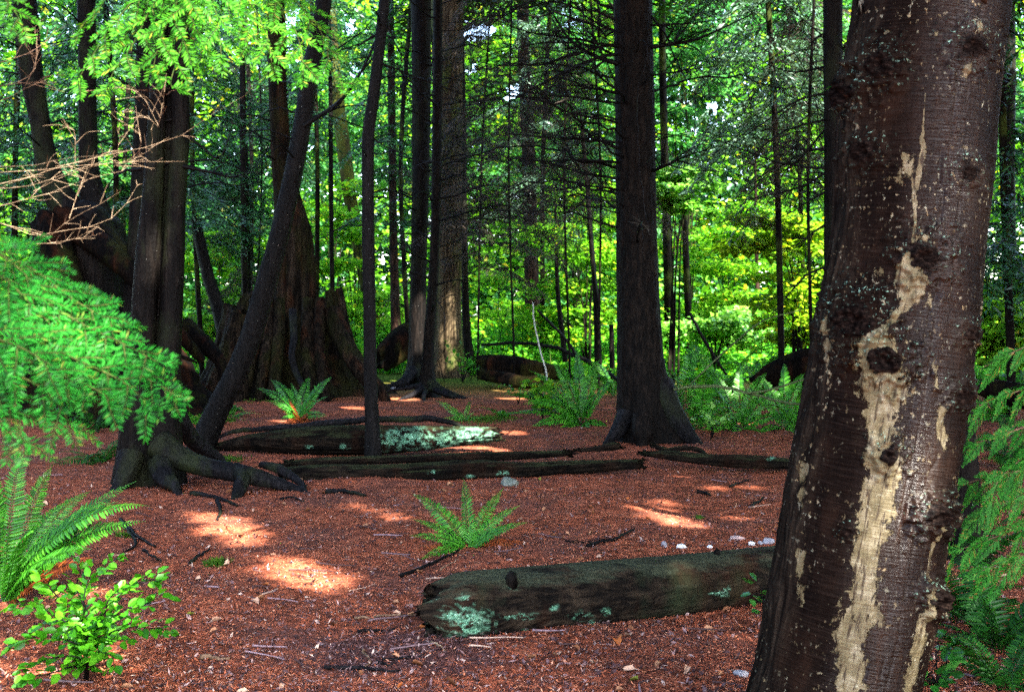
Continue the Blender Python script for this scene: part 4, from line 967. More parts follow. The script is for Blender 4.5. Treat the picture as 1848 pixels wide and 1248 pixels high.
wood_mass('far_green_wood', 'far wall of mid green broadleaf crowns', 200000, 44, 70, 'far_green', (.2, .42), 131, -.02)
wood_mass('far_conifer_wood', 'far wall of dim blue-green conifer crowns', 170000, 50, 80, 'needle_far', (.25, .55), 151, -.04, tilt=.9)

def vine_maple(name, label, px, d, tiers, mat, L=(.085, .165), base_py=None, stem=.03, cat='tree', dens=260):
    """tiers: (px, py, half width m, leaves) flat layers of leaves on thin arching stems"""
    b = at(px, HORIZON, d); b[2] = gz(b[0], b[1])[0]
    root = empty(name, b, label, cat)
    g = G(); w = G(); top = b.copy()
    for (tx, ty, hw, n) in tiers:
        c = at(tx, ty, d + random.uniform(-1.2, 1.2)); n = int(n * 2.3)
        nb_ = max(2, n // 70)
        q = c + np.stack([rng.normal(size=nb_) * hw * .5, rng.normal(size=nb_) * hw * .5, rng.normal(size=nb_) * hw * .13], 1)
        P = q[rng.integers(0, nb_, n)] + np.stack([rng.normal(size=n) * hw * .24, rng.normal(size=n) * hw * .24, rng.normal(size=n) * .05], 1)
        P = P[P[:, 2] > .05]
        leaf_cloud(P, None, L, .38, .85, g=g)
        mid = (b + c) / 2 + [0, 0, .25 * (c[2] - b[2])]; mid[:2] = b[:2] + (c[:2] - b[:2]) * .3
        S = catmull([b + [random.gauss(0, .08), random.gauss(0, .08), -.05], mid, c], 14)
        tube(w, S, np.linspace(stem, .006, 14), 6)
        for r_ in q[:6]: tube(w, [S[10], (S[10] + r_) / 2 + [0, 0, .08], r_], [.008, .006, .003], 4)
    g.build('crown', M[mat], root); w.build('trunk', M['bark_far'], root)
    return root
VM = [
 ('vine_maple', 'vine maple with bright yellow-green layers filling the gap left of the spruce', 1060, 29, [(1000, 430, 1.2, 420), (1080, 470, 1.3, 520), (1040, 520, 1.4, 520), (990, 570, 1.3, 420), (1090, 560, 1.2, 420), (1100, 400, .9, 260), (1040, 610, 1.5, 420), (1060, 350, .9, 200)], 'maple'),
 ('vine_maple', 'vine maple with yellow-tinged layers beside the left edge of the thick wet trunk', 1440, 21, [(1440, 420, .8, 420), (1400, 445, .7, 320), (1460, 500, .8, 380), (1425, 540, .7, 260), (1470, 585, .7, 300), (1395, 400, .5, 160), (1480, 445, .6, 240), (1440, 610, .6, 200)], 'maple_yellow'),
 ('alder_sapling', 'small alder with dense pale leaves just right of the spruce trunk', 1215, 24, [(1225, 315, .55, 420), (1250, 335, .5, 360), (1205, 345, .5, 320), (1235, 370, .5, 320), (1270, 310, .35, 160)], 'maple_pale'),
 ('vine_maple', 'green maple thicket beyond the ferns on the right, centre of the sunlit gap', 1320, 31, [(1300, 420, 1.2, 420), (1350, 380, 1.1, 360), (1290, 480, 1.3, 480), (1340, 540, 1.4, 520), (1280, 560, 1.3, 460), (1240, 450, 1.1, 320), (1390, 590, 1.2, 420), (1300, 620, 1.5, 420)], 'maple'),
 ('vine_maple', 'bright maple between the leaning trunk and the slim dark stem', 640, 33, [(620, 560, 1.4, 480), (600, 480, 1.2, 360), (690, 540, 1.2, 380), (640, 420, 1.1, 320), (620, 610, 1.5, 460), (720, 600, 1.2, 380), (590, 380, 1.0, 240), (680, 340, 1.1, 260)], 'maple'),
 ('vine_maple', 'bright maple seen left of the broad stump behind the short leaning stem', 395, 30, [(350, 470, 1.1, 340), (400, 440, 1.1, 340), (430, 500, 1.0, 320), (370, 530, 1.1, 340), (400, 580, 1.2, 360), (350, 590, 1.0, 300), (470, 460, 1.0, 280)], 'maple'),
 ('vine_maple', 'yellow-green maple behind the two black trunks at the left edge', 110, 27, [(120, 300, 1.1, 420), (60, 330, 1.0, 360), (190, 330, 1.1, 420), (220, 260, 1.0, 320), (120, 220, 1.0, 300), (50, 200, .9, 260), (210, 380, 1.0, 300)], 'far_green'),
 ('vine_maple', 'green maple low between the pale cedar and the reddish lit trunk', 900, 34, [(880, 600, 1.3, 420), (920, 560, 1.2, 360), (870, 620, 1.3, 380), (930, 620, 1.3, 380), (900, 500, 1.1, 200)], 'maple'),
 ('vine_maple', 'bright maple glimpsed right of the thick wet trunk', 1800, 19, [(1790, 560, .7, 300), (1815, 520, .6, 260), (1780, 610, .7, 300), (1830, 590, .6, 240), (1800, 650, .7, 260), (1850, 480, .6, 200)], 'maple'),
 ('alder_sapling', 'pale-leaved low bush in the sunlit gap at the foot of the two straight trunks', 1290, 27, [(1300, 580, .7, 360), (1330, 600, .7, 340), (1270, 600, .7, 320), (1350, 570, .6, 260), (1240, 590, .7, 280)], 'maple_pale'),
 ('vine_maple', 'tall leafy green maple high up behind the slim dark stem', 600, 38, [(600, 60, 1.5, 520), (570, 140, 1.4, 420), (640, 190, 1.5, 460), (600, 230, 1.4, 420), (690, 120, 1.4, 420), (560, 310, 1.3, 380), (640, 290, 1.3, 380), (720, 210, 1.3, 300)], 'far_green'),
 ('vine_maple', 'tall leafy maple high up just right of the spruce', 1250, 34, [(1220, 100, 1.3, 420), (1215, 200, 1.2, 380), (1260, 60, 1.2, 360), (1300, 150, 1.2, 300), (1240, 260, 1.1, 300), (1210, 30, 1.2, 360)], 'far_green'),
 ('vine_maple', 'tall leafy maple seen through bare branches left of the spruce', 1040, 40, [(1000, 60, 1.6, 420), (1080, 110, 1.4, 380), (1060, 200, 1.4, 380), (960, 40, 1.3, 280), (1090, 280, 1.4, 420), (900, 320, 1.3, 260), (1040, 310, 1.4, 380), (980, 260, 1.2, 240)], 'far_green'),
]
for args in VM: vine_maple(*args)

def conifer(name, label, px, d, z0, top, nb, L, mat='needle_far', fill=1.0, side=None, dead=0, r=.13, **kw):
    r_, q_ = make_tree(name, label, [(px + random.uniform(-22, 22), -30, 2 * r * FPX / d), (px + random.uniform(-8, 8), 300, 2.1 * r * FPX / d), (px + random.uniform(-16, 16), 640, 2.3 * r * FPX / d)], d, ns=20, nr=50, top=top, mat='bark_far', cat='tree', lump=.08, seed=int(px) % 97)
    bs = []
    nb = int(nb * 1.7)
    for k in range(nb):
        z = z0 + (top - z0) * (k + rng.random()) / nb
        c = axis_at(q_, z); az = rng.random() * 2 * pi if side is None else side[k % len(side)] + rng.normal() * .6
        bs.append((np.array([c[0], c[1], z]), az, L * (.6 + .5 * rng.random()) * (1.15 - .6 * (z - z0) / (top - z0)), rng.uniform(-.1, .7), rng.uniform(.5, 1.7)))
    crown(r_, 'crown', M[mat], bs, **dict(dict(leafL=.17, leafW=.038, step=.12, sub=.07, tw=1.25, sag=.5), **kw))
    return r_, q_
M['twig_far'] = leaf_mat('dead_brown_twigs', (.012, .010, .009), (.034, .027, .023), (.10, .075, .058), .1, .7, .2, clump=1.0)
dk = dict(leafL=.26, leafW=.009, tw=1.2, step=.09, sub=.05)
conifer('hemlock_tree', 'grey-green conifer with drooping sprays between the spruce and the right dark stem', 1398, 18.0, 4.0, 9, 26, 1.9, 'needle_grey', r=.045)
conifer('hemlock_tree', 'blue-green conifer with low boughs between the twin stems and the leaning trunk', 350, 25, 3.0, 11, 24, 2.3, 'needle_far', r=.05, side=[0.0, .6, -.6, 1.5])
conifer('hemlock_tree', 'blue-green conifer behind the dark branches at the top left', 205, 21, 3.4, 10, 26, 2.4, 'needle_far', r=.05)
conifer('hemlock_tree', 'dark green conifer high between the leaning trunk and the dark centre trunk', 727, 30, 4.0, 13, 24, 2.5, 'needle_far', r=.06)
conifer('dead_conifer', 'conifer hung with dead brown twigs just right of the pale cedar', 872, 26, 2.7, 9.5, 30, 2.4, 'twig_far', r=.022, **dk)
conifer('dead_conifer', 'conifer hung with dead grey twigs between the lit trunk and the spruce', 1025, 23, 3.9, 8.5, 22, 2.1, 'twig_far', r=.022, **dk)
conifer('dead_conifer', 'small conifer with dead brown twigs behind the thin trunk left of the stump', 470, 27, 2.2, 8, 18, 1.8, 'twig_far', r=.022, **dk)
conifer('dead_conifer', 'conifer with dead twigs hanging in front of the grey-green conifer at upper right', 1462, 16.5, 3.4, 6.5, 16, 1.7, 'twig_far', r=.022, **dk)
conifer('hemlock_tree', 'dark conifer behind bare branches to the upper left of the spruce', 985, 31, 4.5, 13, 22, 2.6, 'needle_grey', r=.06)
conifer('dead_conifer', 'nearest dead-twigged conifer between the pale cedar and the lit trunk', 915, 23, 3.3, 8, 24, 1.9, 'twig_far', r=.02, **dk)
conifer('dead_conifer', 'conifer with dead twigs filling the gap just left of the spruce', 1085, 21, 3.7, 7.5, 18, 1.8, 'twig_far', r=.02, **dk)
conifer('hemlock_tree', 'dark conifer between the black trunks on the mound and the twin stems', 225, 26, 3.6, 11, 22, 2.2, 'needle_far', r=.05)
conifer('hemlock_tree', 'dark conifer between the twin stems and the trunk on the stump', 455, 29, 4.2, 12, 22, 2.4, 'needle_far', r=.05)
conifer('hemlock_tree', 'conifer with grey-green boughs at the top right of centre, left of the dark right stem', 1440, 22, 5.2, 10, 22, 2.1, 'needle_grey', r=.04)
conifer('hemlock_tree', 'blue-green conifer seen to the right of the thick wet trunk', 1812, 15.5, 1.8, 7, 22, 1.7, 'needle_far', r=.05)
conifer('hemlock_tree', 'dark green conifer at the far left edge behind the bright twigs', 20, 20, 2.8, 9, 22, 2.0, 'needle_far', r=.05)
conifer('hemlock_tree', 'dark green conifer behind the leaning trunk at the top, left of the slim stem', 575, 26, 5.5, 11, 20, 2.2, 'needle_far', r=.05)

# the wood goes on to both sides of the clearing, outside the picture
g = G(); n = 15000
x = np.where(rng.random(n) < .5, rng.uniform(10.8, 17, n), rng.uniform(-17, -11.0, n)); y = rng.uniform(-9, 23, n)
x = np.where((np.abs(x) < .56 * y), np.sign(x) * (.58 * np.maximum(y, 1) + rng.random(n) * 3), x)
P = np.stack([x, y, rng.random(n) * 11 + .2], 1); P = P[~in_gap(P)]
leaf_cloud(P, None, (.35, .75), .6, g=g)
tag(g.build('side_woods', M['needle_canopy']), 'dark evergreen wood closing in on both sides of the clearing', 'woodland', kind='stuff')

# ================================================================ logs
def log(name, label, pix, mat='log', cat='log', nr=160, ns=64, lichen=(), ragged=.10, lump=.10, seed=1, flat=1.0, bark=.05, kz=.13, cap=True, stubs_=()):
    """pix: (px, py, depth, width px) along the log's middle"""
    p4 = [[*at(x_, y_, d), w_ * .5 / FPX * d] for x_, y_, d, w_ in pix]
    V, F, H, A, rd = trunk_surface(p4, nr, ns, lump, bark, kz, 3.0, seed=seed)
    Vr = V.reshape(nr, ns, 3); C = Vr.mean(1, keepdims=True); Tn = unit(np.gradient(C[:, 0], axis=0))[:, None, :]
    Vr[..., 2] = C[..., 2] + (Vr[..., 2] - C[..., 2]) * flat
    nz = fbm(np.stack([np.cos(A) * 2.2, np.sin(A) * 2.2, 0 * A], 1), seed + 60, 4).reshape(nr, ns)
    f0 = np.exp(-np.arange(nr) / 7.0)[:, None]; f1 = f0[::-1]
    Vr = Vr + Tn * ((f0 - f1) * nz * ragged * 2.2)[..., None]
    rot = 1 - .22 * (f0 + f1) * np.abs(nz); Vr = C + (Vr - C) * rot[..., None]
    V = Vr.reshape(-1, 3)
    px, py = to_px(V); la = np.zeros(len(V))
    for (lx, ly, a_, b_) in lichen: la = np.maximum(la, np.clip(1.25 - np.hypot((px - lx) / a_, (py - ly) / b_) + .7 * vnoise(np.stack([px / 7, py / 5, 0 * px], 1), 4), 0, 1))
    root = empty(name, (C[nr // 2, 0, 0], C[nr // 2, 0, 1], gz(C[nr // 2, 0, 0], C[nr // 2, 0, 1])[0]), label, cat)
    g = G(); g.add(V, F, lichen=la)
    if cap:
        for e, s_ in ((0, 1), (nr - 1, -1)):
            ring = Vr[e]; c = ring.mean(0); lay = [ring]
            for f_, dep in ((.93, .004), (.80, -.012), (.62, .02), (.40, -.008), (.2, .02), (.02, .0)):
                jit = rng.normal(size=(ns, 3)) * .010
                lay.append(c + (ring - c) * f_ + Tn[e, 0] * s_ * dep + jit)
            W = np.concatenate(lay); q_ = quads_ring(7, ns)
            g.add(W, q_[:, ::-1] if s_ > 0 else q_, lichen=np.zeros(len(W)))
    g.build('log_body', M[mat], root)
    for (x_, y_, d, w_, h_) in stubs_:
        b = at(x_, y_, d); g = G(); tube(g, [b - [0, 0, .05], b + [0, 0, h_ * .5], b + [.006, -.004, h_], b + [.006, -.004, h_ + .001]], np.array([1.5, 1.1, .8, .02]) * w_ * .5 / FPX * d, 10, True); g.build('knot_stub', M['bark'], root)
    return root
log('mossy_log', 'big old front log, ragged left end with pale green lichen, running behind the wet trunk', [(788, 1104, 5.20, 104), (815, 1101, 5.22, 124), (850, 1097, 5.26, 132), (980, 1084, 5.40, 126), (1100, 1070, 5.54, 118), (1250, 1053, 5.70, 110), (1400, 1037, 5.88, 102), (1560, 1018, 6.08, 94)], nr=260, ns=110, seed=201, lump=.06, bark=.035, ragged=.10,
    lichen=[(842, 1122, 36, 24), (820, 1108, 16, 14), (835, 1078, 12, 5), (945, 1143, 12, 7), (1000, 1095, 8, 5), (1045, 1110, 16, 6), (1095, 1102, 8, 5), (780, 1075, 10, 8), (925, 1050, 7, 10), (940, 1112, 26, 5), (1300, 1066, 18, 7), (1080, 1125, 14, 6), (795, 1155, 14, 5), (1035, 1130, 10, 4)], stubs_=[(923, 1044, 5.22, 18, .03), (1294, 998, 5.72, 11, .02)])
log('lichen_log', 'decayed log with turquoise lichen and sunny right end, touching the slim dark stem', [(392, 806, 12.3, 16), (450, 798, 12.2, 30), (540, 795, 12.1, 48), (640, 793, 12.05, 54), (740, 790, 12.05, 48), (830, 786, 12.1, 38), (898, 783, 12.15, 30)], seed=203, mat='log_dark', lump=.18, bark=.14, flat=.9, nr=200,
    lichen=[(745, 790, 54, 22), (700, 795, 20, 16), (800, 796, 36, 14), (850, 788, 46, 16), (620, 806, 8, 4), (560, 806, 6, 3)])
log('rotten_log', 'long low rotten log lying across the clearing, nearer of the two split lengths', [(512, 858, 10.2, 30), (580, 858, 10.15, 40), (700, 858, 10.1, 44), (850, 850, 10.1, 42), (950, 849, 10.15, 32), (1050, 843, 10.3, 26), (1150, 837, 10.4, 18)], seed=205, mat='log_dark', lump=.24, bark=.16, flat=.85, nr=240,
    lichen=[(850, 858, 8, 3), (780, 852, 12, 3), (905, 853, 9, 3)])
log('rotten_log', 'thin split length of rotten wood lying behind the long low log', [(518, 836, 10.75, 14), (600, 832, 10.7, 18), (720, 828, 10.7, 16), (850, 824, 10.7, 18), (950, 821, 10.75, 16), (1030, 817, 10.8, 12)], seed=207, mat='log_dark', lump=.2, bark=.12, flat=.8, nr=180)
log('crumbling_log', 'crumbling dark log remains between the spruce foot and the thick wet trunk', [(1165, 818, 10.9, 12), (1215, 822, 10.8, 24), (1290, 830, 10.75, 28), (1370, 834, 10.7, 30), (1445, 838, 10.7, 20)], seed=209, mat='log_dark', lump=.28, bark=.14, flat=.7, nr=150, lichen=[(1390, 826, 8, 4)])
log('fallen_branch', 'short dark branch piece lying in front of the spruce roots', [(1035, 812, 11.4, 5), (1070, 810, 11.4, 9), (1105, 805, 11.4, 16), (1120, 803, 11.4, 12)], seed=211, mat='log_dark', cat='branch', nr=60, ns=24)
log('fallen_branch', 'curved dark root-like piece on the soil right of the spruce foot', [(1180, 804, 11.7, 8), (1205, 812, 11.6, 10), (1235, 808, 11.6, 9), (1262, 812, 11.6, 8), (1280, 824, 11.3, 5)], seed=213, mat='log_dark', cat='branch', nr=60, ns=20)
log('mossy_fallen_log', 'dark mossy log sloping up behind the foot of the dark centre trunk', [(684, 655, 24.6, 40), (705, 638, 24.8, 52), (728, 618, 25, 58), (752, 598, 25.2, 54)], seed=215, nr=80, ns=40, mat='rot')
log('fallen_log', 'heavy dark fallen log right of the pale cedar, with a split root end', [(868, 660, 23.6, 36), (905, 664, 23.4, 44), (950, 668, 23.2, 38), (1000, 672, 23.1, 26), (1020, 674, 23.1, 14)], seed=217, nr=90, ns=40, mat='rot', lump=.2, bark=.1)
log('fallen_log', 'smaller dark log in front of the heavy fallen log right of the pale cedar', [(870, 676, 22.9, 18), (910, 682, 22.7, 22), (950, 690, 22.4, 20), (985, 680, 22.4, 14)], seed=219, nr=70, ns=30, mat='rot', lump=.2, bark=.1)
log('rotten_log', 'brown rotten log half buried behind the ferns beside the thick wet trunk', [(1365, 688, 17.5, 20), (1400, 676, 17.4, 44), (1450, 664, 17.3, 60), (1520, 650, 17.2, 60)], seed=221, nr=90, ns=40, mat='rot', lump=.25, bark=.1)

log('fallen_log', 'dark root-like log on the soil right of the thick wet trunk', [(1735, 690, 12.6, 20), (1790, 702, 12.4, 36), (1850, 715, 12.2, 44), (1920, 725, 12.1, 50)], seed=227, nr=70, ns=36, mat='rot', lump=.2, bark=.1)

def stick(name, label, pix, mat, cat='stick', amp=.01, sides=7, group=None):
    P4 = np.array([[*at(x_, y_, d), w_ * .5 / FPX * d] for x_, y_, d, w_ in pix]); C = catmull(P4, max(12, 6 * len(pix)))
    g = G(); P = wander(C[:, :3].copy(), amp, P4[0][0] * 7); tube(g, P, np.maximum(C[:, 3], .0012), sides, True)
    return tag(g.build(name, M[mat]), label, cat, group)
def gstick(name, label, pts, w, mat='deadwood', group=None, cat='stick'):
    """stick lying on the ground under the given photograph pixels"""
    P = np.array([ground(x_, y_) + [0, 0, .008 + w * .4] for x_, y_ in pts]); C = catmull(P, 16)
    g = G(); P = wander(C.copy(), .010, pts[0][0] * .31); tube(g, P, w * (1 - .55 * np.linspace(0, 1, 16)), 7, True)
    return tag(g.build(name, M[mat]), label, cat, group)
stick('exposed_root', 'long bare root lying along the top of the lichen log', [(385, 792, 12.3, 5), (430, 777, 12.3, 9), (520, 771, 12.25, 11), (600, 763, 12.25, 12), (680, 757, 12.2, 12), (760, 755, 12.2, 12), (810, 762, 12.2, 9), (842, 773, 12.2, 5)], 'root', 'root', .02)
stick('fallen_branch', 'long thin branch arching over the dark fallen log near the lit trunk', [(868, 622, 25, 5), (920, 618, 25, 6), (985, 624, 24.8, 7), (1040, 642, 24.5, 8), (1090, 668, 24, 9), (1120, 690, 23.6, 6)], 'deadwood', 'branch', .03)
stick('white_stem', 'thin white bare stem standing crooked in front of the lit trunk', [(962, 545, 17, 2.5), (963, 575, 17, 2.5), (968, 600, 17, 3), (976, 635, 17, 3), (985, 668, 17, 3), (990, 705, 17, 4)], 'stem_white', 'stem', .01)
stick('green_branch', 'mossy green branch lying across the ferns right of the spruce', [(1200, 704, 13.2, 4), (1245, 698, 13.1, 6), (1292, 697, 13.1, 6), (1340, 706, 13.0, 6), (1400, 722, 12.9, 5), (1455, 732, 12.9, 4)], 'stem_green', 'branch', .01)
stick('pale_branch', 'pale branch over the ferns rising toward the thick wet trunk', [(1345, 709, 12.9, 3), (1380, 705, 12.9, 4.5), (1420, 694, 12.8, 4), (1470, 678, 12.8, 4)], 'stem_green', 'branch', .006)
stick('long_stem', 'thin straight stem slanting up to the right above the ferns', [(1213, 726, 14, 2.5), (1290, 650, 14, 3), (1360, 590, 14, 3), (1395, 572, 14, 3), (1445, 560, 14, 2.5)], 'stem_green', 'stem', .008)
stick('fallen_branch', 'dead branch slanting down through the leaves right of the two straight trunks', [(1245, 565, 20, 5), (1275, 620, 20, 6), (1305, 668, 20, 5), (1312, 676, 20, 4)], 'deadwood', 'branch', .01)
stick('fallen_branch', 'dead branch slanting through bright leaves beside the lit trunk', [(970, 560, 24, 5), (1000, 590, 24, 5), (1030, 625, 24, 6), (1050, 670, 24, 5)], 'deadwood', 'branch', .02)
stick('orange_splinter', 'orange splinter of wood propped beside the dark mound, right of the twin stems', [(318, 640, 12.5, 8), (340, 648, 12.5, 7), (356, 654, 12.5, 3)], 'rot', 'splinter', .003)
GS = [
 ('dark forked root tip near the sun patch', [(345, 893), (375, 897), (405, 905), (428, 915)], .022, 'root'), ('short dark root stub above the brightest sun patch', [(392, 905), (398, 925), (393, 940)], .018, 'root'),
 ('dark stick under the left fern, longer of two', [(218, 940), (235, 965), (245, 985), (225, 1000)], .016, 'deadwood'), ('slanting dark stick right of the left fern', [(232, 955), (255, 975), (282, 990)], .014, 'deadwood'),
 ('dark twig below the left fern near the mossy tuft', [(258, 995), (275, 1005), (292, 1018)], .010, 'root'), ('stick with moss left of the sun patch', [(345, 1018), (360, 1005), (378, 993)], .013, 'root'),
 ('dark slab-like stick below the long low log', [(588, 890), (615, 889), (642, 893), (660, 897)], .024, 'root'), ('long thin dark stick behind the front log', [(722, 1042), (770, 1025), (815, 1003), (838, 985)], .012, 'deadwood'),
 ('dark knobbly stick right of the front fern', [(1060, 988), (1085, 980), (1110, 976), (1128, 965), (1145, 958)], .014, 'deadwood'), ('thin twig trailing left of the knobbly stick', [(1020, 978), (1060, 979), (1100, 973)], .005, 'deadwood'),
 ('dark stick on the pink floor left of the thick wet trunk', [(1318, 880), (1335, 873), (1352, 868)], .014, 'root'), ('short dark stick lowest near the thick wet trunk edge', [(1355, 915), (1368, 908), (1378, 900)], .014, 'root'),
 ('small dark stick above the right sun patch', [(1258, 890), (1270, 891), (1283, 896)], .016, 'deadwood'), ('purple-grey stick at the bottom edge, longest of the pile', [(585, 1208), (640, 1210), (690, 1213), (722, 1214)], .010, 'root'),
 ('purple-grey stick left of the log end', [(645, 1143), (680, 1141), (712, 1138)], .009, 'root'), ('pale bent stick at the bottom left of the log', [(655, 1175), (662, 1185), (668, 1200), (660, 1208)], .007, 'twig_tan'),
 ('grey stick beneath the log end', [(690, 1192), (730, 1190), (765, 1185)], .007, 'root'), ('straw-coloured twig against the log end', [(778, 1162), (790, 1168), (802, 1174)], .005, 'twig_pale'),
 ('reddish stick lying by the log end', [(640, 1118), (690, 1115), (752, 1112)], .007, 'twig_tan'), ('grey stick beside the pale bent stick', [(680, 1196), (700, 1203), (715, 1200)], .006, 'root'),
 ('orange bark strip near the bottom edge', [(362, 1190), (385, 1190), (415, 1193)], .012, 'twig_tan'), ('tan twig below the front fern', [(795, 1030), (815, 1018), (828, 1010)], .004, 'twig_pale'),
 ('dark twig below the roots of the twin-stemmed tree', [(505, 902), (530, 900), (548, 908)], .010, 'root')]
for lab, pts_, w_, mt in GS: gstick('fallen_stick', lab, pts_, w_, mt)

# ================================================================ stones
def rock(label, px, py, w, h, mat, seed):
    P = ground(px, py); d = P[1]; r = w * .5 / FPX * d
    g = G(); nu, nv = 22, 13
    u = np.linspace(0, 2 * pi, nu, endpoint=False); v_ = np.linspace(.02, pi - .02, nv)
    VV, UU = np.meshgrid(v_, u, indexing='ij')
    q = np.stack([np.sin(VV) * np.cos(UU), np.sin(VV) * np.sin(UU), np.cos(VV)], -1).reshape(-1, 3)
    dirs = unit(np.random.default_rng(seed).normal(size=(14, 3)))
    k = np.min([1 / np.maximum(q @ dd, .05) * (.78 + .25 * ((i_ * 37 % 11) / 11)) for i_, dd in enumerate(dirs)] + [np.full(len(q), 1.25)], axis=0)
    q = q * (k * (1 + .06 * fbm(q * 2.5, seed, 3)))[:, None]
    g.add(q * np.array([r, r * .8, h * .5 / FPX * d]) * .9 + P + [0, 0, h * .22 / FPX * d], quads_ring(nv, nu))
    return tag(g.build('stone', mat, smooth=False), label, 'stone')
def stone_mat(name, a, b):
    m = NT(name); c = m.ramp(m.noise(m.coord((30, 30, 30)), 1, 5), [(.3, a), (.7, b)]); m.pbr(c, .7, m.bump(m.noise(m.coord((90, 90, 90)), 1, 3), .4, .004)); return m.m
M['st_white'] = stone_mat('white_stone', (.45, .46, .45), (.70, .70, .68)); M['st_grey'] = stone_mat('grey_stone', (.14, .14, .16), (.28, .27, .29)); M['st_pink'] = stone_mat('pinkish_stone', (.30, .19, .17), (.5, .36, .32)); M['st_moss'] = stone_mat('mossy_stone', (.03, .05, .035), (.13, .14, .12))
for lab, px_, py_, w_, h_, mt, sd in [('mossy grey stone behind the front fern', 920, 875, 40, 22, 'st_moss', 1), ('white stone behind the front log, left of the flat pink one', 1230, 989, 18, 13, 'st_white', 2), ('grey pointed stone left of the white stone behind the log', 1199, 986, 13, 16, 'st_grey', 3), ('flat pinkish stone behind the front log', 1331, 973, 28, 12, 'st_pink', 4), ('small white stone near the thick wet trunk', 1356, 983, 13, 9, 'st_white', 5), ('grey-blue stone closest to the thick wet trunk', 1386, 979, 22, 14, 'st_grey', 6), ('tiny pale stone between the white one and the flat pink one', 1280, 988, 11, 7, 'st_white', 7), ('small grey stone beside the grey-blue stone', 1372, 981, 11, 8, 'st_grey', 8), ('dark stone by the rooted stem at centre', 708, 704, 12, 8, 'st_grey', 9), ('grey stone at the bottom edge left of the thick wet trunk', 1337, 1218, 26, 16, 'st_grey', 10)]:
    rock(lab, px_, py_, w_, h_, M[mt], sd)

# ================================================================ ferns
def frond(g, B, C, T, pl=.16, n=34, w=.18, sag=.12, fold=.12, rad=.0035, twist=None):
    """one arching frond from B over C to tip T with paired leaflets"""
    B, C, T = (np.asarray(q, float) for q in (B, C, T))
    s = np.linspace(0, 1, n)[:, None]
    P = (1 - s) ** 2 * B + 2 * s * (1 - s) * C + s * s * T
    Tn = unit(np.gradient(P, axis=0)); L = np.sum(np.linalg.norm(np.diff(P, axis=0), axis=1))
    side = np.cross(Tn, [0, 0, 1.0]); bad = np.linalg.norm(side, axis=1) < .25
    ref = unit(np.cross(unit(T - B), [0, 0, 1.0]) + 1e-6)
    side = unit(np.where(bad[:, None], ref, side)); side = unit(side + .6 * ref * np.sign((side @ ref))[:, None])
    nrm = unit(np.cross(side, Tn))
    tw_ = random.gauss(0, .45) if twist is None else twist * random.uniform(.55, 1.2)
    sgn = 1.0 if twist is None else (1.0 if ((np.cross(side + nrm * .3, Tn)) @ unit(CAM - B)).mean() > ((np.cross(side - nrm * .3, Tn)) @ unit(CAM - B)).mean() else -1.0)
    side = unit(side * cos(tw_) + nrm * sin(tw_) * sgn); nrm = unit(np.cross(side, Tn))
    s1 = s[:, 0]; prof = np.clip(s1 / .14, .0, 1) ** .8 * np.clip(1 - s1 ** 2.6, .04, 1); prof[s1 < .06] = 0
    for sg in (-1, 1):
        l = L * pl * prof * (.86 + .28 * rng.random(n)); k = l > .003
        d = unit(side * sg + Tn * (.30 + .5 * s) - np.array([0, 0, sag]) + rng.normal(size=(n, 3)) * .07)
        g.add(*leaf6(P[k], d[k], nrm[k], l[k], np.minimum(l[k] * w, L / n * 1.1) + .002, fold, .12))
    tube(g, P, np.linspace(rad, rad * .3, n), 4)
def fern_px(label, base, tips, mat='fern', arch=.35, name='sword_fern', dead=(), **kw):
    """base (px,py) on the ground; tips (px, py, depth offset)"""
    b = ground(*base) - [0, 0, .01]; root = empty(name, b, label, 'fern')
    for lst, mt in ((tips, mat), (dead, 'fern_dead')):
        for tp in lst:
            T = at(tp[0], tp[1], b[1] + tp[2]); L = np.linalg.norm(T - b)
            C = b + (T - b) * .42 + np.array([0, 0, L * arch * random.uniform(.7, 1.2)]) if mt != 'fern_dead' else b + (T - b) * .5 + np.array([0, 0, L * .12])
            g = G(); frond(g, b + rng.normal(size=3) * .012 * np.array([1, 1, 0]), C, T, **dict(dict(twist=.75), **kw)); g.build('frond', M[mt], root)
    return root
def fern_auto(label, base, count, L, mat='fern', name='sword_fern', lift=(.35, 1.15), keep=None, dead=0, **kw):
    b = ground(*base) - [0, 0, .02]; root = empty(name, b, label, 'fern')
    for k in range(count + dead):
        az = 2 * pi * (k * .618 + .08 * random.random()); l = L * random.uniform(.7, 1.12); el = random.uniform(*lift)
        if k >= count: el = -.02; l *= .8
        h = np.array([cos(az), sin(az), 0]); r_ = l * cos(min(el, 1.3)); z_ = l * sin(el)
        T = b + h * (r_ + .12 * l) + np.array([0, 0, max(z_ * random.uniform(.35, .95), .04)]); C = b + h * r_ * .38 + np.array([0, 0, z_ * 1.05 + .05 * l])
        mk_ = mat if k < count else 'fern_dead'
        if k < count and mat != 'fern_paint_shade': mk_ = (mat, 'fern', 'fern_paint_lit', 'fern_paint_lit')[k % 4]  # mixes the lit copy in per frond as painted light variation
        g = G(); frond(g, b + h * .02, C, T, **kw); g.build('frond', M[mk_], root)
    return root
fern_px('small fern standing alone on the red needles behind the front log', (846, 986), [(743, 890, .35), (740, 936, .05), (738, 966, -.15), (757, 1010, -.35), (836, 862, .45), (909, 880, .30), (938, 912, .10), (952, 942, -.12), (930, 950, -.25)], 'fern_paint_lit', .17, dead=[(728, 1002, -.05), (962, 982, .05), (868, 1022, -.3), (775, 985, .15), (905, 985, .2)], pl=.125, n=44, w=.15)
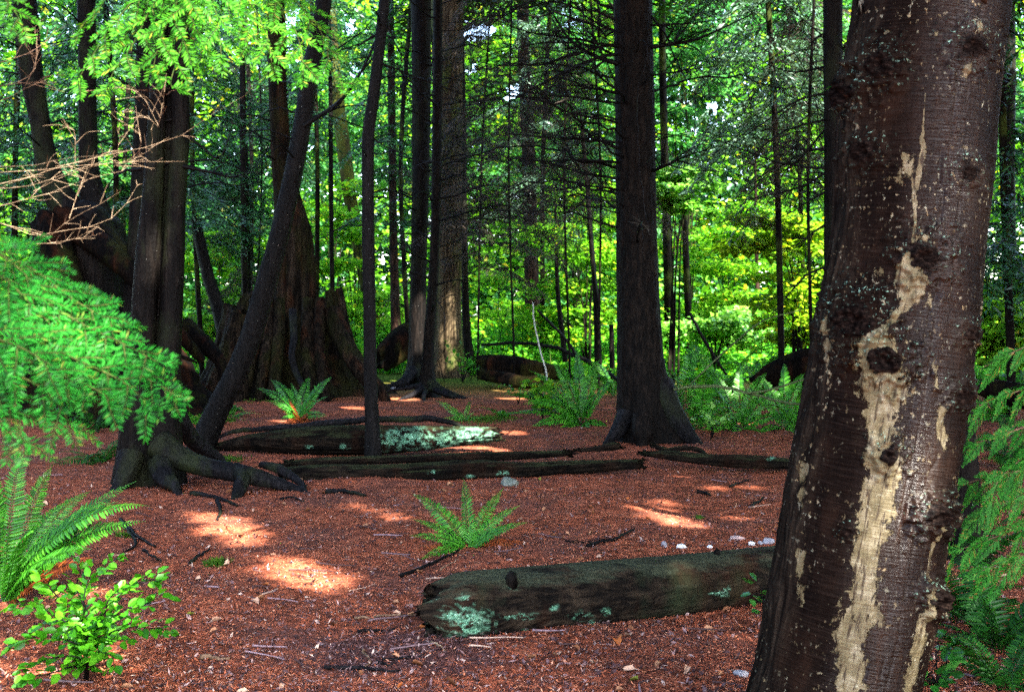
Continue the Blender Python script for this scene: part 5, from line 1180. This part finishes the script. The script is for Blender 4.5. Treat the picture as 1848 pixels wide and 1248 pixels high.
fern_px('large fern at the left edge above the leafy bush', (8, 1085), [(40, 812, .1), (-20, 830, 0), (245, 868, .25), (268, 912, -.1), (240, 945, .1), (165, 990, -.3), (165, 885, .4), (95, 840, .35), (215, 905, .0), (120, 905, .3), (175, 940, .2), (60, 960, -.4), (110, 1010, -.4), (185, 905, .1), (-60, 900, .1), (100, 940, -.1), (262, 940, 0)], 'fern_paint_lit', .30, dead=[(170, 1005, -.2), (120, 1030, -.3)], pl=.115, n=54, w=.15)
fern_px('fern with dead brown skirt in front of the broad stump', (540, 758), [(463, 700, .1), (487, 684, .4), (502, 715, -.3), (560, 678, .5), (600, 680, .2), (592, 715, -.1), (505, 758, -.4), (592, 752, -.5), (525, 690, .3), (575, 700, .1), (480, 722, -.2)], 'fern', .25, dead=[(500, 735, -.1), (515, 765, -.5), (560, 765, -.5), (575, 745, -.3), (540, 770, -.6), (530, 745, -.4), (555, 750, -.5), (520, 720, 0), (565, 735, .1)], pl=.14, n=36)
fern_px('big leafy fern left of the spruce foot, largest in the clearing', (1050, 765), [(915, 748, .1), (928, 706, .2), (955, 668, .3), (995, 645, .4), (1040, 632, .5), (1082, 648, .4), (1112, 682, .1), (948, 778, -.3), (995, 795, -.6), (1060, 806, -.7), (1108, 782, -.4), (975, 700, -.2), (1022, 682, -.2), (1075, 694, -.2), (940, 730, -.4)], 'fern_paint_lit', .28, dead=[(990, 785, -.4), (1085, 790, -.5)], pl=.125, n=36, w=.34)
fern_auto('low bright fern spreading left of the big fern', (985, 742), 10, .75, 'fern_paint_lit', lift=(.15, .6), pl=.14, n=34)
fern_auto('small bright fern behind the big fern, reaching toward the spruce trunk', (1105, 715), 10, .9, 'fern_paint_lit', lift=(.4, 1.2), pl=.13, n=34)
fern_px('pale small fern on the ground behind the lichen log', (838, 760), [(785, 722, .2), (805, 735, .1), (850, 722, .2), (858, 742, 0), (795, 755, -.1), (880, 752, .1)], 'fern_paint_lit', .2, pl=.14, n=30)
fern_auto('low fern left of the big fern, flat on the soil', (905, 750), 7, .45, 'fern_paint_lit', lift=(.1, .4), pl=.15, n=26)
for lab, b_, n_, L_, mt in [('dark fern nearest the spruce root on the right', (1262, 775), 14, .85, 'fern'), ('fern behind the mossy green branch, right of the spruce', (1235, 735), 12, 1.0, 'fern_paint_lit'), ('upright fern at the back of the right fern bank', (1300, 728), 14, 1.0, 'fern'), ('fern in front of the brown rotten log on the right', (1385, 725), 16, 1.05, 'fern'), ('bright fern just left of the thick wet trunk, highest of its bank', (1450, 715), 14, 1.0, 'fern_paint_lit'), ('low yellow-green fern at the foot of the right fern bank', (1440, 788), 8, .55, 'fern_paint_lit')]:
    fern_auto(lab, b_, max(7, int(n_ * .55)), L_ * 1.35, 'fern_paint_lit' if len(lab) % 3 else mt, lift=(.25, 1.15), pl=.105, n=34, w=.32)
fern_px('large fern with glossy fronds in the middle of the right fern bank', (1335, 775), [(1222, 748, .1), (1238, 704, .2), (1282, 668, .4), (1335, 652, .5), (1385, 672, .4), (1425, 705, .2), (1440, 752, -.1), (1255, 785, -.4), (1325, 808, -.7), (1395, 798, -.5), (1290, 700, -.2), (1365, 700, -.2)], 'fern_paint_lit', .30, pl=.125, n=36, w=.34)
fern_px('fern beside the thick wet trunk with arching pale fronds', (1415, 772), [(1350, 715, .1), (1372, 678, .3), (1415, 655, .4), (1452, 672, .3), (1470, 715, .1), (1468, 770, -.2), (1360, 790, -.4), (1440, 805, -.6)], 'fern_paint_lit', .32, pl=.125, n=34, w=.34)
fern_auto('dim fern beneath the bright hemlock spray, higher of two', (172, 780), 9, .75, 'fern_paint_shade', lift=(.3, .9), pl=.13, n=34)
fern_auto('dim fern beneath the bright hemlock spray, lower of two', (180, 835), 7, .55, 'fern_paint_shade', lift=(.2, .8), pl=.14, n=32)
fern_auto('tiny fern beside the foot of the leaning trunk', (348, 765), 7, .5, 'fern', lift=(.2, .7), pl=.15, n=26)
fern_auto('tiny fern right of the leaning trunk foot', (418, 752), 6, .4, 'fern', lift=(.2, .7), pl=.15, n=26)
fern_auto('added dark low fern at the bottom right corner below the cedar sprays', (1800, 1175), 12, .62, 'fern_paint_shade', lift=(.2, .9), pl=.13, n=36)  # this fern and the next two are added to darken the corner
fern_auto('added dark fern touching the right side of the thick wet trunk near its foot', (1725, 1120), 9, .5, 'fern_paint_shade', lift=(.2, .8), pl=.13, n=36)
fern_auto('added dim fern in the very corner at the bottom right', (1815, 1245), 9, .5, 'fern_paint_shade', lift=(.2, .8), pl=.13, n=36)
fern_auto('fern seen just right of the thick wet trunk, above the cedar sprays', (1800, 760), 14, .8, 'fern', lift=(.3, 1.1), pl=.13, n=34)
fern_auto('bright fern farther back on the right, at the picture edge', (1835, 720), 14, 1.0, 'fern_paint_lit', lift=(.3, 1.1), pl=.13, n=34)
fern_auto('fern at the right edge behind the middle cedar sprays', (1830, 850), 12, .7, 'fern_paint_shade', lift=(.3, 1.1), pl=.13, n=34)
fern_auto('dark fern hidden under the cedar sprays at right', (1765, 1010), 9, .6, 'fern_paint_shade', lift=(.2, .9), pl=.13, n=34)

# ================================================================ leafy bushes
def bush(name, label, base, d, branches, mat, L, W=.62, gap=.022, stem=.006, smat='deadwood', cat='bush', zig=.012):
    b = at(*base, d); b[2] = gz(b[0], b[1])[0] if abs(b[2]) < .6 else b[2]
    root = empty(name, b, label, cat); g = G(); w = G()
    for br in branches:
        P = [b] + [at(x_, y_, d + dd) for x_, y_, dd in br]
        n = 26; C = wander(catmull(P, n), zig, br[0][0] * .13); tube(w, C, np.linspace(stem, .0012, n), 6)
        T = unit(np.gradient(C, axis=0)); s = np.linalg.norm(np.diff(C, axis=0), axis=1).sum(); m_ = int(s * .78 / gap)
        for k in range(m_):
            i_ = min(n - 1, int(n * (.24 + .76 * k / max(1, m_ - 1)))); o = rng.normal(size=3); o = unit(o - T[i_] * (o @ T[i_])); sd = unit(np.cross(T[i_], [0, 0, 1.0]) + .01) * (1 if k % 2 else -1)
            dd = unit(T[i_] * .5 + sd * .8 + o * .45); l = random.uniform(*L); st_ = C[i_] + dd * l * random.choice([.1, .3, .8])
            g.add(*leaf6(st_[None], dd[None], unit(np.array([[0, -.35, 1.0]]) + rng.normal(size=(1, 3)) * .45), l, l * W * random.uniform(.85, 1.1), .10, .12))
    g.build('leaves', M[mat], root); w.build('stems', M[smat], root)
    return root
bush('huckleberry_bush', 'bright green leafy bush at the lower left corner', (157, 1225), 4.5, [
  [(155, 1150, 0), (150, 1090, -.05), (170, 1040, 0), (215, 1005, .05)], [(158, 1140, 0), (200, 1090, -.1), (250, 1050, -.1), (287, 1045, -.1)], [(160, 1150, 0), (210, 1110, -.15), (255, 1090, -.15), (285, 1078, -.15)], [(160, 1165, -.05), (210, 1140, -.2), (260, 1130, -.2), (303, 1135, -.2)],
  [(150, 1130, 0), (110, 1080, 0), (90, 1060, .05), (72, 1038, .1)], [(148, 1150, 0), (100, 1110, 0), (60, 1095, .05), (22, 1092, .1)], [(148, 1170, -.1), (100, 1150, -.15), (60, 1150, -.15), (25, 1165, -.1)], [(150, 1190, -.15), (110, 1185, -.2), (70, 1195, -.25), (40, 1210, -.25)],
  [(156, 1120, .1), (140, 1060, .15), (145, 1030, .15), (140, 1012, .15)], [(165, 1180, -.2), (195, 1180, -.3), (205, 1200, -.3)], [(150, 1160, .1), (120, 1120, .15), (130, 1080, .2), (160, 1060, .2)], [(160, 1140, -.1), (185, 1120, -.2), (200, 1070, -.2), (230, 1060, -.2)], [(150, 1200, -.1), (90, 1215, -.2), (50, 1225, -.2)], [(160, 1160, -.1), (140, 1130, -.2), (120, 1140, -.25), (85, 1125, -.25)], [(160, 1170, -.1), (180, 1150, -.2), (230, 1155, -.2)]], 'bush', (.032, .058), gap=.0085)
bush('salal_plant', 'glossy salal sprig against the lower right of the front log', (1385, 1090), 5.35, [[(1375, 1078, 0), (1360, 1070, -.03), (1352, 1078, -.05)], [(1378, 1072, 0), (1372, 1058, 0), (1365, 1050, 0)], [(1385, 1075, 0), (1395, 1062, 0), (1402, 1068, 0)]], 'salal', (.05, .08), gap=.04, cat='plant')
bush('salal_plant', 'glossy salal leaves at the bottom right corner beside the thick wet trunk', (1690, 1240), 4.3, [[(1692, 1205, 0), (1690, 1170, 0), (1706, 1150, 0)], [(1700, 1210, 0), (1715, 1190, 0), (1712, 1170, 0)], [(1680, 1215, -.05), (1665, 1200, -.05), (1650, 1205, -.05)], [(1690, 1225, -.1), (1710, 1220, -.1), (1722, 1205, -.1)], [(1675, 1225, -.1), (1690, 1195, -.1), (1685, 1180, -.1)], [(1690, 1230, -.1), (1670, 1225, -.15)]], 'salal', (.045, .085), gap=.03, cat='plant')
bush('huckleberry_bush', 'small bright bush in front of the pale cedar foot', (835, 690), 25, [[(830, 660, 0), (815, 635, 0), (805, 620, 0)], [(840, 660, 0), (850, 640, .2), (868, 632, .2)], [(845, 665, 0), (865, 655, -.2), (880, 650, -.2)], [(830, 668, -.1), (815, 655, -.2), (806, 650, -.2)], [(838, 650, 0), (838, 630, 0)], [(845, 670, -.2), (870, 668, -.2), (885, 664, -.2)]], 'bush', (.09, .14), gap=.05, stem=.012)
bush('seedling', 'tiny leafy seedlings on the soil left of the low bright fern', (935, 715), 18.5, [[(925, 700, 0), (905, 695, 0)], [(940, 700, 0), (955, 695, .1)], [(930, 705, -.1), (915, 706, -.2)], [(945, 705, -.1), (965, 706, -.1)]], 'bush', (.05, .09), gap=.03, cat='plant')
bush('vine_maple_seedling', 'yellow-green maple seedling left of the big fern', (980, 735), 15.5, [[(975, 700, 0), (945, 690, 0)], [(980, 698, 0), (985, 685, .1)], [(985, 700, 0), (1005, 695, -.1)], [(972, 705, -.1), (955, 702, -.1)]], 'maple', (.08, .13), gap=.035, cat='plant', W=.9)
bush('green_plant', 'pale-leaved plant at the spruce root, front of the right fern bank', (1285, 770), 13.6, [[(1275, 755, 0), (1260, 745, 0)], [(1285, 750, 0), (1285, 735, 0)], [(1290, 755, 0), (1305, 742, 0)], [(1280, 760, -.1), (1255, 758, -.1)], [(1295, 762, -.1), (1312, 758, -.1)]], 'maple_pale', (.07, .11), gap=.03, cat='plant', W=.8)
# moss tufts
def moss_patch(label, px, py, w, h, n):
    g = G(); P0 = ground(px, py); d = P0[1]
    x = rng.normal(size=n) * w * .5 / FPX * d; y = rng.normal(size=n) * w * .5 / FPX * d
    B = np.stack([P0[0] + x, P0[1] + y, 0 * x], 1); B[:, 2] = gz(B[:, 0], B[:, 1])
    D = unit(rng.normal(size=(n, 3)) * np.array([.8, .8, .3]) + [0, 0, .8]); l = h / FPX * d * (.4 + .8 * rng.random(n))
    g.add(*blades(B, D, rand_unit(n), l, l * .22)); return tag(g.build('moss_patch', M['moss'], smooth=False), label, 'moss', kind='stuff')
for a_ in [('bright moss tuft by the arching root of the twin-stemmed tree', 402, 830, 34, 8, 900), ('green moss at the foot of the leaning trunk', 385, 760, 40, 9, 900), ('moss and grass tuft left of the sun patch', 390, 1018, 18, 14, 500), ('moss tuft under the left fern, right of the bush', 222, 968, 10, 12, 260), ('moss patch behind the sunny end of the lichen log', 880, 757, 50, 8, 800), ('moss patch at the front of the broad stump', 470, 722, 50, 6, 500), ('tiny moss tuft on the pink floor right of the mossy stone', 1262, 935, 6, 8, 120), ('moss at the far right end of the front log', 1392, 1000, 26, 7, 400)]:
    moss_patch(*a_)

# ================================================================ hemlock sprays close to the camera
def shoot(g, B, d, nrm, L, nl=.021, gap=.0038, nw=.0032, taper=.45, curve=.12):
    d = unit(np.asarray(d, float)); nrm = unit(np.asarray(nrm, float)); sd = unit(np.cross(d, nrm)); nrm = np.cross(sd, d)
    n = max(5, int(L / gap)); s = (np.arange(n) + .4) / n
    P = B + d * (L * s)[:, None] - np.array([0, 0, 1.]) * (curve * L * s * s)[:, None] + sd * (rng.normal() * .1 * L * s * s)[:, None]
    prof = np.clip(s / .08, .5, 1) * (1 - taper * s ** 2.5)
    for sg in (-1, 1):
        dd = unit(sd * sg * .88 + d * (.35 + .25 * s)[:, None] + nrm * (.10 + rng.normal(size=(n, 1)) * .16) + rng.normal(size=(n, 3)) * .09)
        l = nl * prof * (.8 + .35 * rng.random(n))
        g.add(*blades(P, dd, unit(np.cross(dd, nrm + rng.normal(size=(n, 3)) * .35)), l, nw, .55))
    k = max(1, n // 4); dd = unit(d + sd * rng.normal(size=(k, 1)) * .4 + nrm * rng.normal(size=(k, 1)) * .2)
    g.add(*blades(np.repeat(P[-1:], k, 0), dd, rand_unit(k), nl * .7, nw))
    return P
def spray(g, w, pix, d, L=(.05, .09), gap=.013, sub=True, tilt=.5, **kw):
    """a branchlet through photograph pixels carrying flat shoots on both sides"""
    C = catmull([at(x_, y_, d + dd) for x_, y_, dd in pix], 40); T = unit(np.gradient(C, axis=0)); S = np.linalg.norm(np.diff(C, axis=0), axis=1).sum()
    tube(w, C, np.linspace(.0030, .0010, 40), 5)
    nrm = unit(np.array([.10, -.75, .8]) + rng.normal(size=3) * tilt * .3); m_ = int(S / gap)
    for k in range(m_):
        f = (k + .5) / m_; i_ = min(39, int(f * 40)); sd = unit(np.cross(T[i_], nrm)); sg = 1 if k % 2 else -1
        dd = unit(T[i_] * .75 + sd * sg * .8 - [0, 0, .12] + rng.normal(size=3) * .14); l = random.uniform(*L) * (1.05 - .55 * f)
        P = shoot(g, C[i_], dd, nrm + rng.normal(size=3) * tilt * .35, l, **kw); tube(w, np.vstack([C[i_][None], P]), np.linspace(.0014, .0006, len(P) + 1), 4)
        if sub and l > .06:
            for q in (.35, .6):
                j = int(len(P) * q); shoot(g, P[j], unit(dd + np.cross(dd, nrm) * random.choice([-1, 1]) * .9), nrm, l * .45, **kw)
    shoot(g, C[-3], T[-1], nrm, L[0] * .6, **kw)
br = empty('hemlock_branch', at(-60, 560, 2.05), 'bright green hemlock branch hanging in from the left, close to the camera', 'branch')
for k, (pix, dz) in enumerate([
  ([(-60, 440, 0), (12, 465, 0), (95, 510, 0), (159, 545, -.02), (182, 558, -.02)], 2.10), ([(-60, 440, 0), (49, 480, 0), (132, 540, 0), (201, 580, -.03), (222, 592, -.03)], 2.04), ([(-60, 500, 0), (49, 530, 0), (150, 585, 0), (242, 630, -.04), (286, 655, -.05)], 2.0), ([(-60, 540, 0), (49, 575, 0), (159, 630, 0), (260, 680, -.04), (317, 712, -.05)], 1.97),
  ([(-60, 580, 0), (49, 610, 0), (141, 650, 0), (224, 690, -.03), (270, 735, -.04)], 1.94), ([(-60, 620, 0), (30, 645, 0), (104, 670, 0), (168, 700, -.03), (198, 718, -.03)], 1.92), ([(-60, 660, 0), (21, 675, 0), (76, 700, 0), (113, 740, -.02), (124, 768, -.02)], 1.90), ([(-60, 690, 0), (-6, 705, 0), (30, 740, 0), (40, 800, -.02)], 1.90),
  ([(-60, 470, 0), (3, 500, 0), (67, 560, 0), (113, 610, 0)], 1.98), ([(-60, 600, 0), (21, 620, 0), (86, 655, 0), (132, 690, 0)], 1.88), ([(-60, 430, 0), (-6, 455, 0), (40, 490, 0), (86, 540, 0)], 2.02)]):
    g = G(); w = G(); spray(g, w, pix, dz, (.07, .115), .023, sub=False, nl=.0225, nw=.0036); o = g.build('needle_spray', M['hemlock'], br); w.build('twig', M['twig_hemlock'], br)
bt = empty('hemlock_branch', at(340, -90, 3.0), 'bright green hemlock branch hanging down from the top edge at left', 'branch')
for pix, dz in [([(330, -80, 0), (260, -20, 0), (200, 50, 0), (165, 105, 0), (138, 148, 0)], 3.0), ([(330, -80, 0), (280, 0, 0), (240, 80, 0), (205, 130, 0), (192, 165, 0)], 2.95), ([(340, -80, 0), (320, 0, 0), (290, 70, 0), (275, 128, 0)], 2.9), ([(350, -80, 0), (345, 10, 0), (325, 90, 0), (308, 150, -.03), (322, 160, -.03)], 2.9), ([(360, -80, 0), (385, 0, 0), (395, 60, 0), (400, 108, 0)], 2.92), ([(380, -80, 0), (440, -10, 0), (480, 60, 0), (492, 125, 0)], 3.0), ([(400, -80, 0), (480, -20, 0), (535, 60, 0), (548, 138, 0)], 3.1), ([(420, -80, 0), (520, -10, 0), (580, 60, 0), (602, 140, 0), (640, 152, 0)], 3.2), ([(330, -80, 0), (230, -40, 0), (170, 20, 0), (140, 60, 0)], 3.1), ([(370, -80, 0), (410, -20, 0), (440, 40, 0), (450, 90, 0)], 3.05), ([(340, -80, 0), (300, -30, 0), (250, 20, 0), (225, 70, 0)], 3.05), ([(420, -90, 0), (480, -50, 0), (500, 0, 0), (520, 50, 0)], 3.1), ([(320, -60, 0), (360, 0, 0), (365, 60, 0), (362, 110, 0)], 3.0)]:
    g = G(); w = G(); spray(g, w, pix, dz, (.07, .12), .034, sub=False, nl=.026, nw=.0046); g.build('needle_spray', M['hemlock_top'], bt); w.build('twig', M['twig_hemlock'], bt)
bc = empty('hemlock_branch', at(-10, -40, 2.4), 'single bright hemlock tip in the top left corner', 'branch')
g = G(); w = G(); spray(g, w, [(-30, -40, 0), (10, 0, 0), (32, 30, 0), (42, 55, 0)], 2.4, (.05, .08), .018); g.build('needle_spray', M['hemlock_top'], bc); w.build('twig', M['twig_hemlock'], bc)

# cedar sprays at the right edge
def flat_frond(g, P0, d, nrm, L):
    d = unit(np.asarray(d, float)); n = max(8, int(L / .006)); s = (np.arange(n) + .5) / n
    sd = unit(np.cross(d, nrm)); P = P0 + d * (L * s)[:, None] - np.array([0, 0, 1.]) * (.18 * L * s * s)[:, None]
    for sg in (-1, 1):
        dd = unit(d * .9 + sd * sg * .75 + rng.normal(size=(n, 3)) * .08); l = L * .34 * np.clip(1.05 - s, .08, .9) * np.clip(s / .1, .3, 1)
        g.add(*blades(P, dd, unit(np.cross(dd, nrm)), l + .004, .0048, .5))
        for k in range(0, n, 2):
            if l[k] < .012: continue
            q = P[k] + dd[k] * (l[k] * np.linspace(.25, .9, 4))[:, None]
            for s2 in (-1, 1): e = unit(dd[k] + np.cross(dd[k], nrm) * s2 * .8); g.add(*blades(q, np.repeat(e[None], 4, 0), unit(np.cross(e, nrm))[None].repeat(4, 0), .010, .0035))
    tube(g, P, np.linspace(.0018, .0006, n), 4)
cb = empty('cedar_branch', at(1880, 800, 4.2), 'green cedar sprays hanging at the right edge beside the thick wet trunk', 'branch')
for pix, dz in [([(1880, 610, 0), (1820, 640, 0), (1770, 665, 0), (1745, 682, 0)], 4.5), ([(1880, 690, 0), (1810, 715, 0), (1760, 735, 0), (1738, 750, 0)], 4.3), ([(1880, 760, 0), (1820, 780, 0), (1760, 800, 0), (1728, 812, 0)], 4.25), ([(1880, 840, 0), (1800, 858, 0), (1740, 872, 0), (1712, 880, 0)], 4.2), ([(1880, 880, 0), (1810, 915, 0), (1740, 945, 0), (1705, 958, 0)], 4.15), ([(1880, 940, 0), (1820, 960, 0), (1750, 985, 0), (1700, 1005, 0)], 4.2), ([(1880, 990, 0), (1820, 1010, 0), (1770, 1030, 0)], 4.15), ([(1880, 800, 0), (1840, 830, 0), (1800, 870, 0), (1780, 920, 0)], 4.05)]:
    C = catmull([at(x_, y_, dz + dd) for x_, y_, dd in pix], 30); T = unit(np.gradient(C, axis=0)); g = G(); w = G(); tube(w, C, np.linspace(.004, .0012, 30), 5)
    for k in range(9):
        i_ = min(29, int(30 * (k + .7) / 9)); nrm = unit(np.array([.2, -.8, .5]) + rng.normal(size=3) * .3); dn = np.array([0, -.15, -1.0]) if k % 2 else np.array([-.4, -.1, .25])
        flat_frond(g, C[i_], unit(T[i_] * .8 + dn * .75 + rng.normal(size=3) * .15), nrm, random.uniform(.11, .20) * (1.1 - .4 * k / 9) * (1 if k % 2 else .6))
    flat_frond(g, C[-2], T[-1], unit([.2, -.8, .5]), .09); g.build('frond', M['cedar'], cb); w.build('twig', M['twig_tan'], cb)

# ================================================================ pale dead twigs lit by the sun at the left
tw = empty('dead_twig_branch', at(-20, 340, 2.7), 'tangle of pale sunlit dead twigs reaching in from the left edge', 'branch')
for k, (pix, r_) in enumerate([([(-20, 336), (60, 318), (110, 300), (160, 286), (215, 277), (280, 262), (340, 238), (400, 195), (443, 172)], .0032), ([(-20, 376), (60, 358), (100, 346), (140, 330), (175, 318), (218, 308)], .0034), ([(-20, 312), (70, 306), (130, 300), (190, 297), (250, 292), (335, 292)], .0026), ([(-20, 395), (30, 412), (80, 428), (110, 405), (145, 384), (180, 370), (213, 350)], .0028), ([(-10, 400), (45, 415), (75, 425), (125, 415), (180, 404), (212, 386), (236, 360), (249, 335)], .0028), ([(65, 440), (110, 438), (150, 430), (183, 421)], .0022), ([(125, 394), (138, 352), (148, 325), (156, 300)], .0022), ([(136, 292), (134, 255), (132, 235), (124, 228)], .0022), ([(213, 270), (216, 240), (219, 220)], .0018), ([(210, 300), (240, 280), (254, 256), (248, 228)], .0018), ([(286, 228), (255, 206), (230, 196)], .0020), ([(286, 226), (268, 188), (241, 156)], .0020), ([(285, 230), (292, 200), (298, 166)], .0018), ([(-20, 350), (30, 325), (48, 310), (85, 303)], .0022), ([(-20, 340), (40, 338), (90, 322), (150, 300), (200, 285), (230, 268)], .0024), ([(100, 300), (150, 292), (190, 275), (218, 268)], .0022), ([(60, 345), (110, 322), (170, 300), (210, 290)], .0020), ([(-20, 300), (60, 300), (120, 288), (180, 284)], .0018), ([(205, 300), (270, 268), (275, 235)], .0014), ([(85, 425), (100, 440), (160, 418), (178, 405)], .0018)]):
    px_branch(tw, pix, 2.7, r_ * .19, dd=random.uniform(-.12, .12), name='twig', mat=M['twig_pale'], seed=150 + k, twigs=7, tl=.085, amp=.006, r1=.4, depth=0, up=.4, rmin=.0004)
tw2 = empty('dead_twig_branch', at(-20, 130, 3.0), 'small dull dead twigs at the upper left edge above the sunlit tangle', 'branch')
for k, pix in enumerate([[(-20, 118), (40, 100), (80, 75), (110, 48)], [(-20, 160), (30, 150), (60, 130), (70, 60)], [(-20, 190), (40, 165), (90, 145)], [(60, 130), (66, 90), (64, 50)], [(150, 165), (220, 160), (300, 170)]]):
    px_branch(tw2, pix, 3.0, .0011, dd=.1, name='twig', mat=M['twig_tan'], seed=190 + k, twigs=7, tl=.14, amp=.008, r1=.35, depth=0, rmin=.0005)
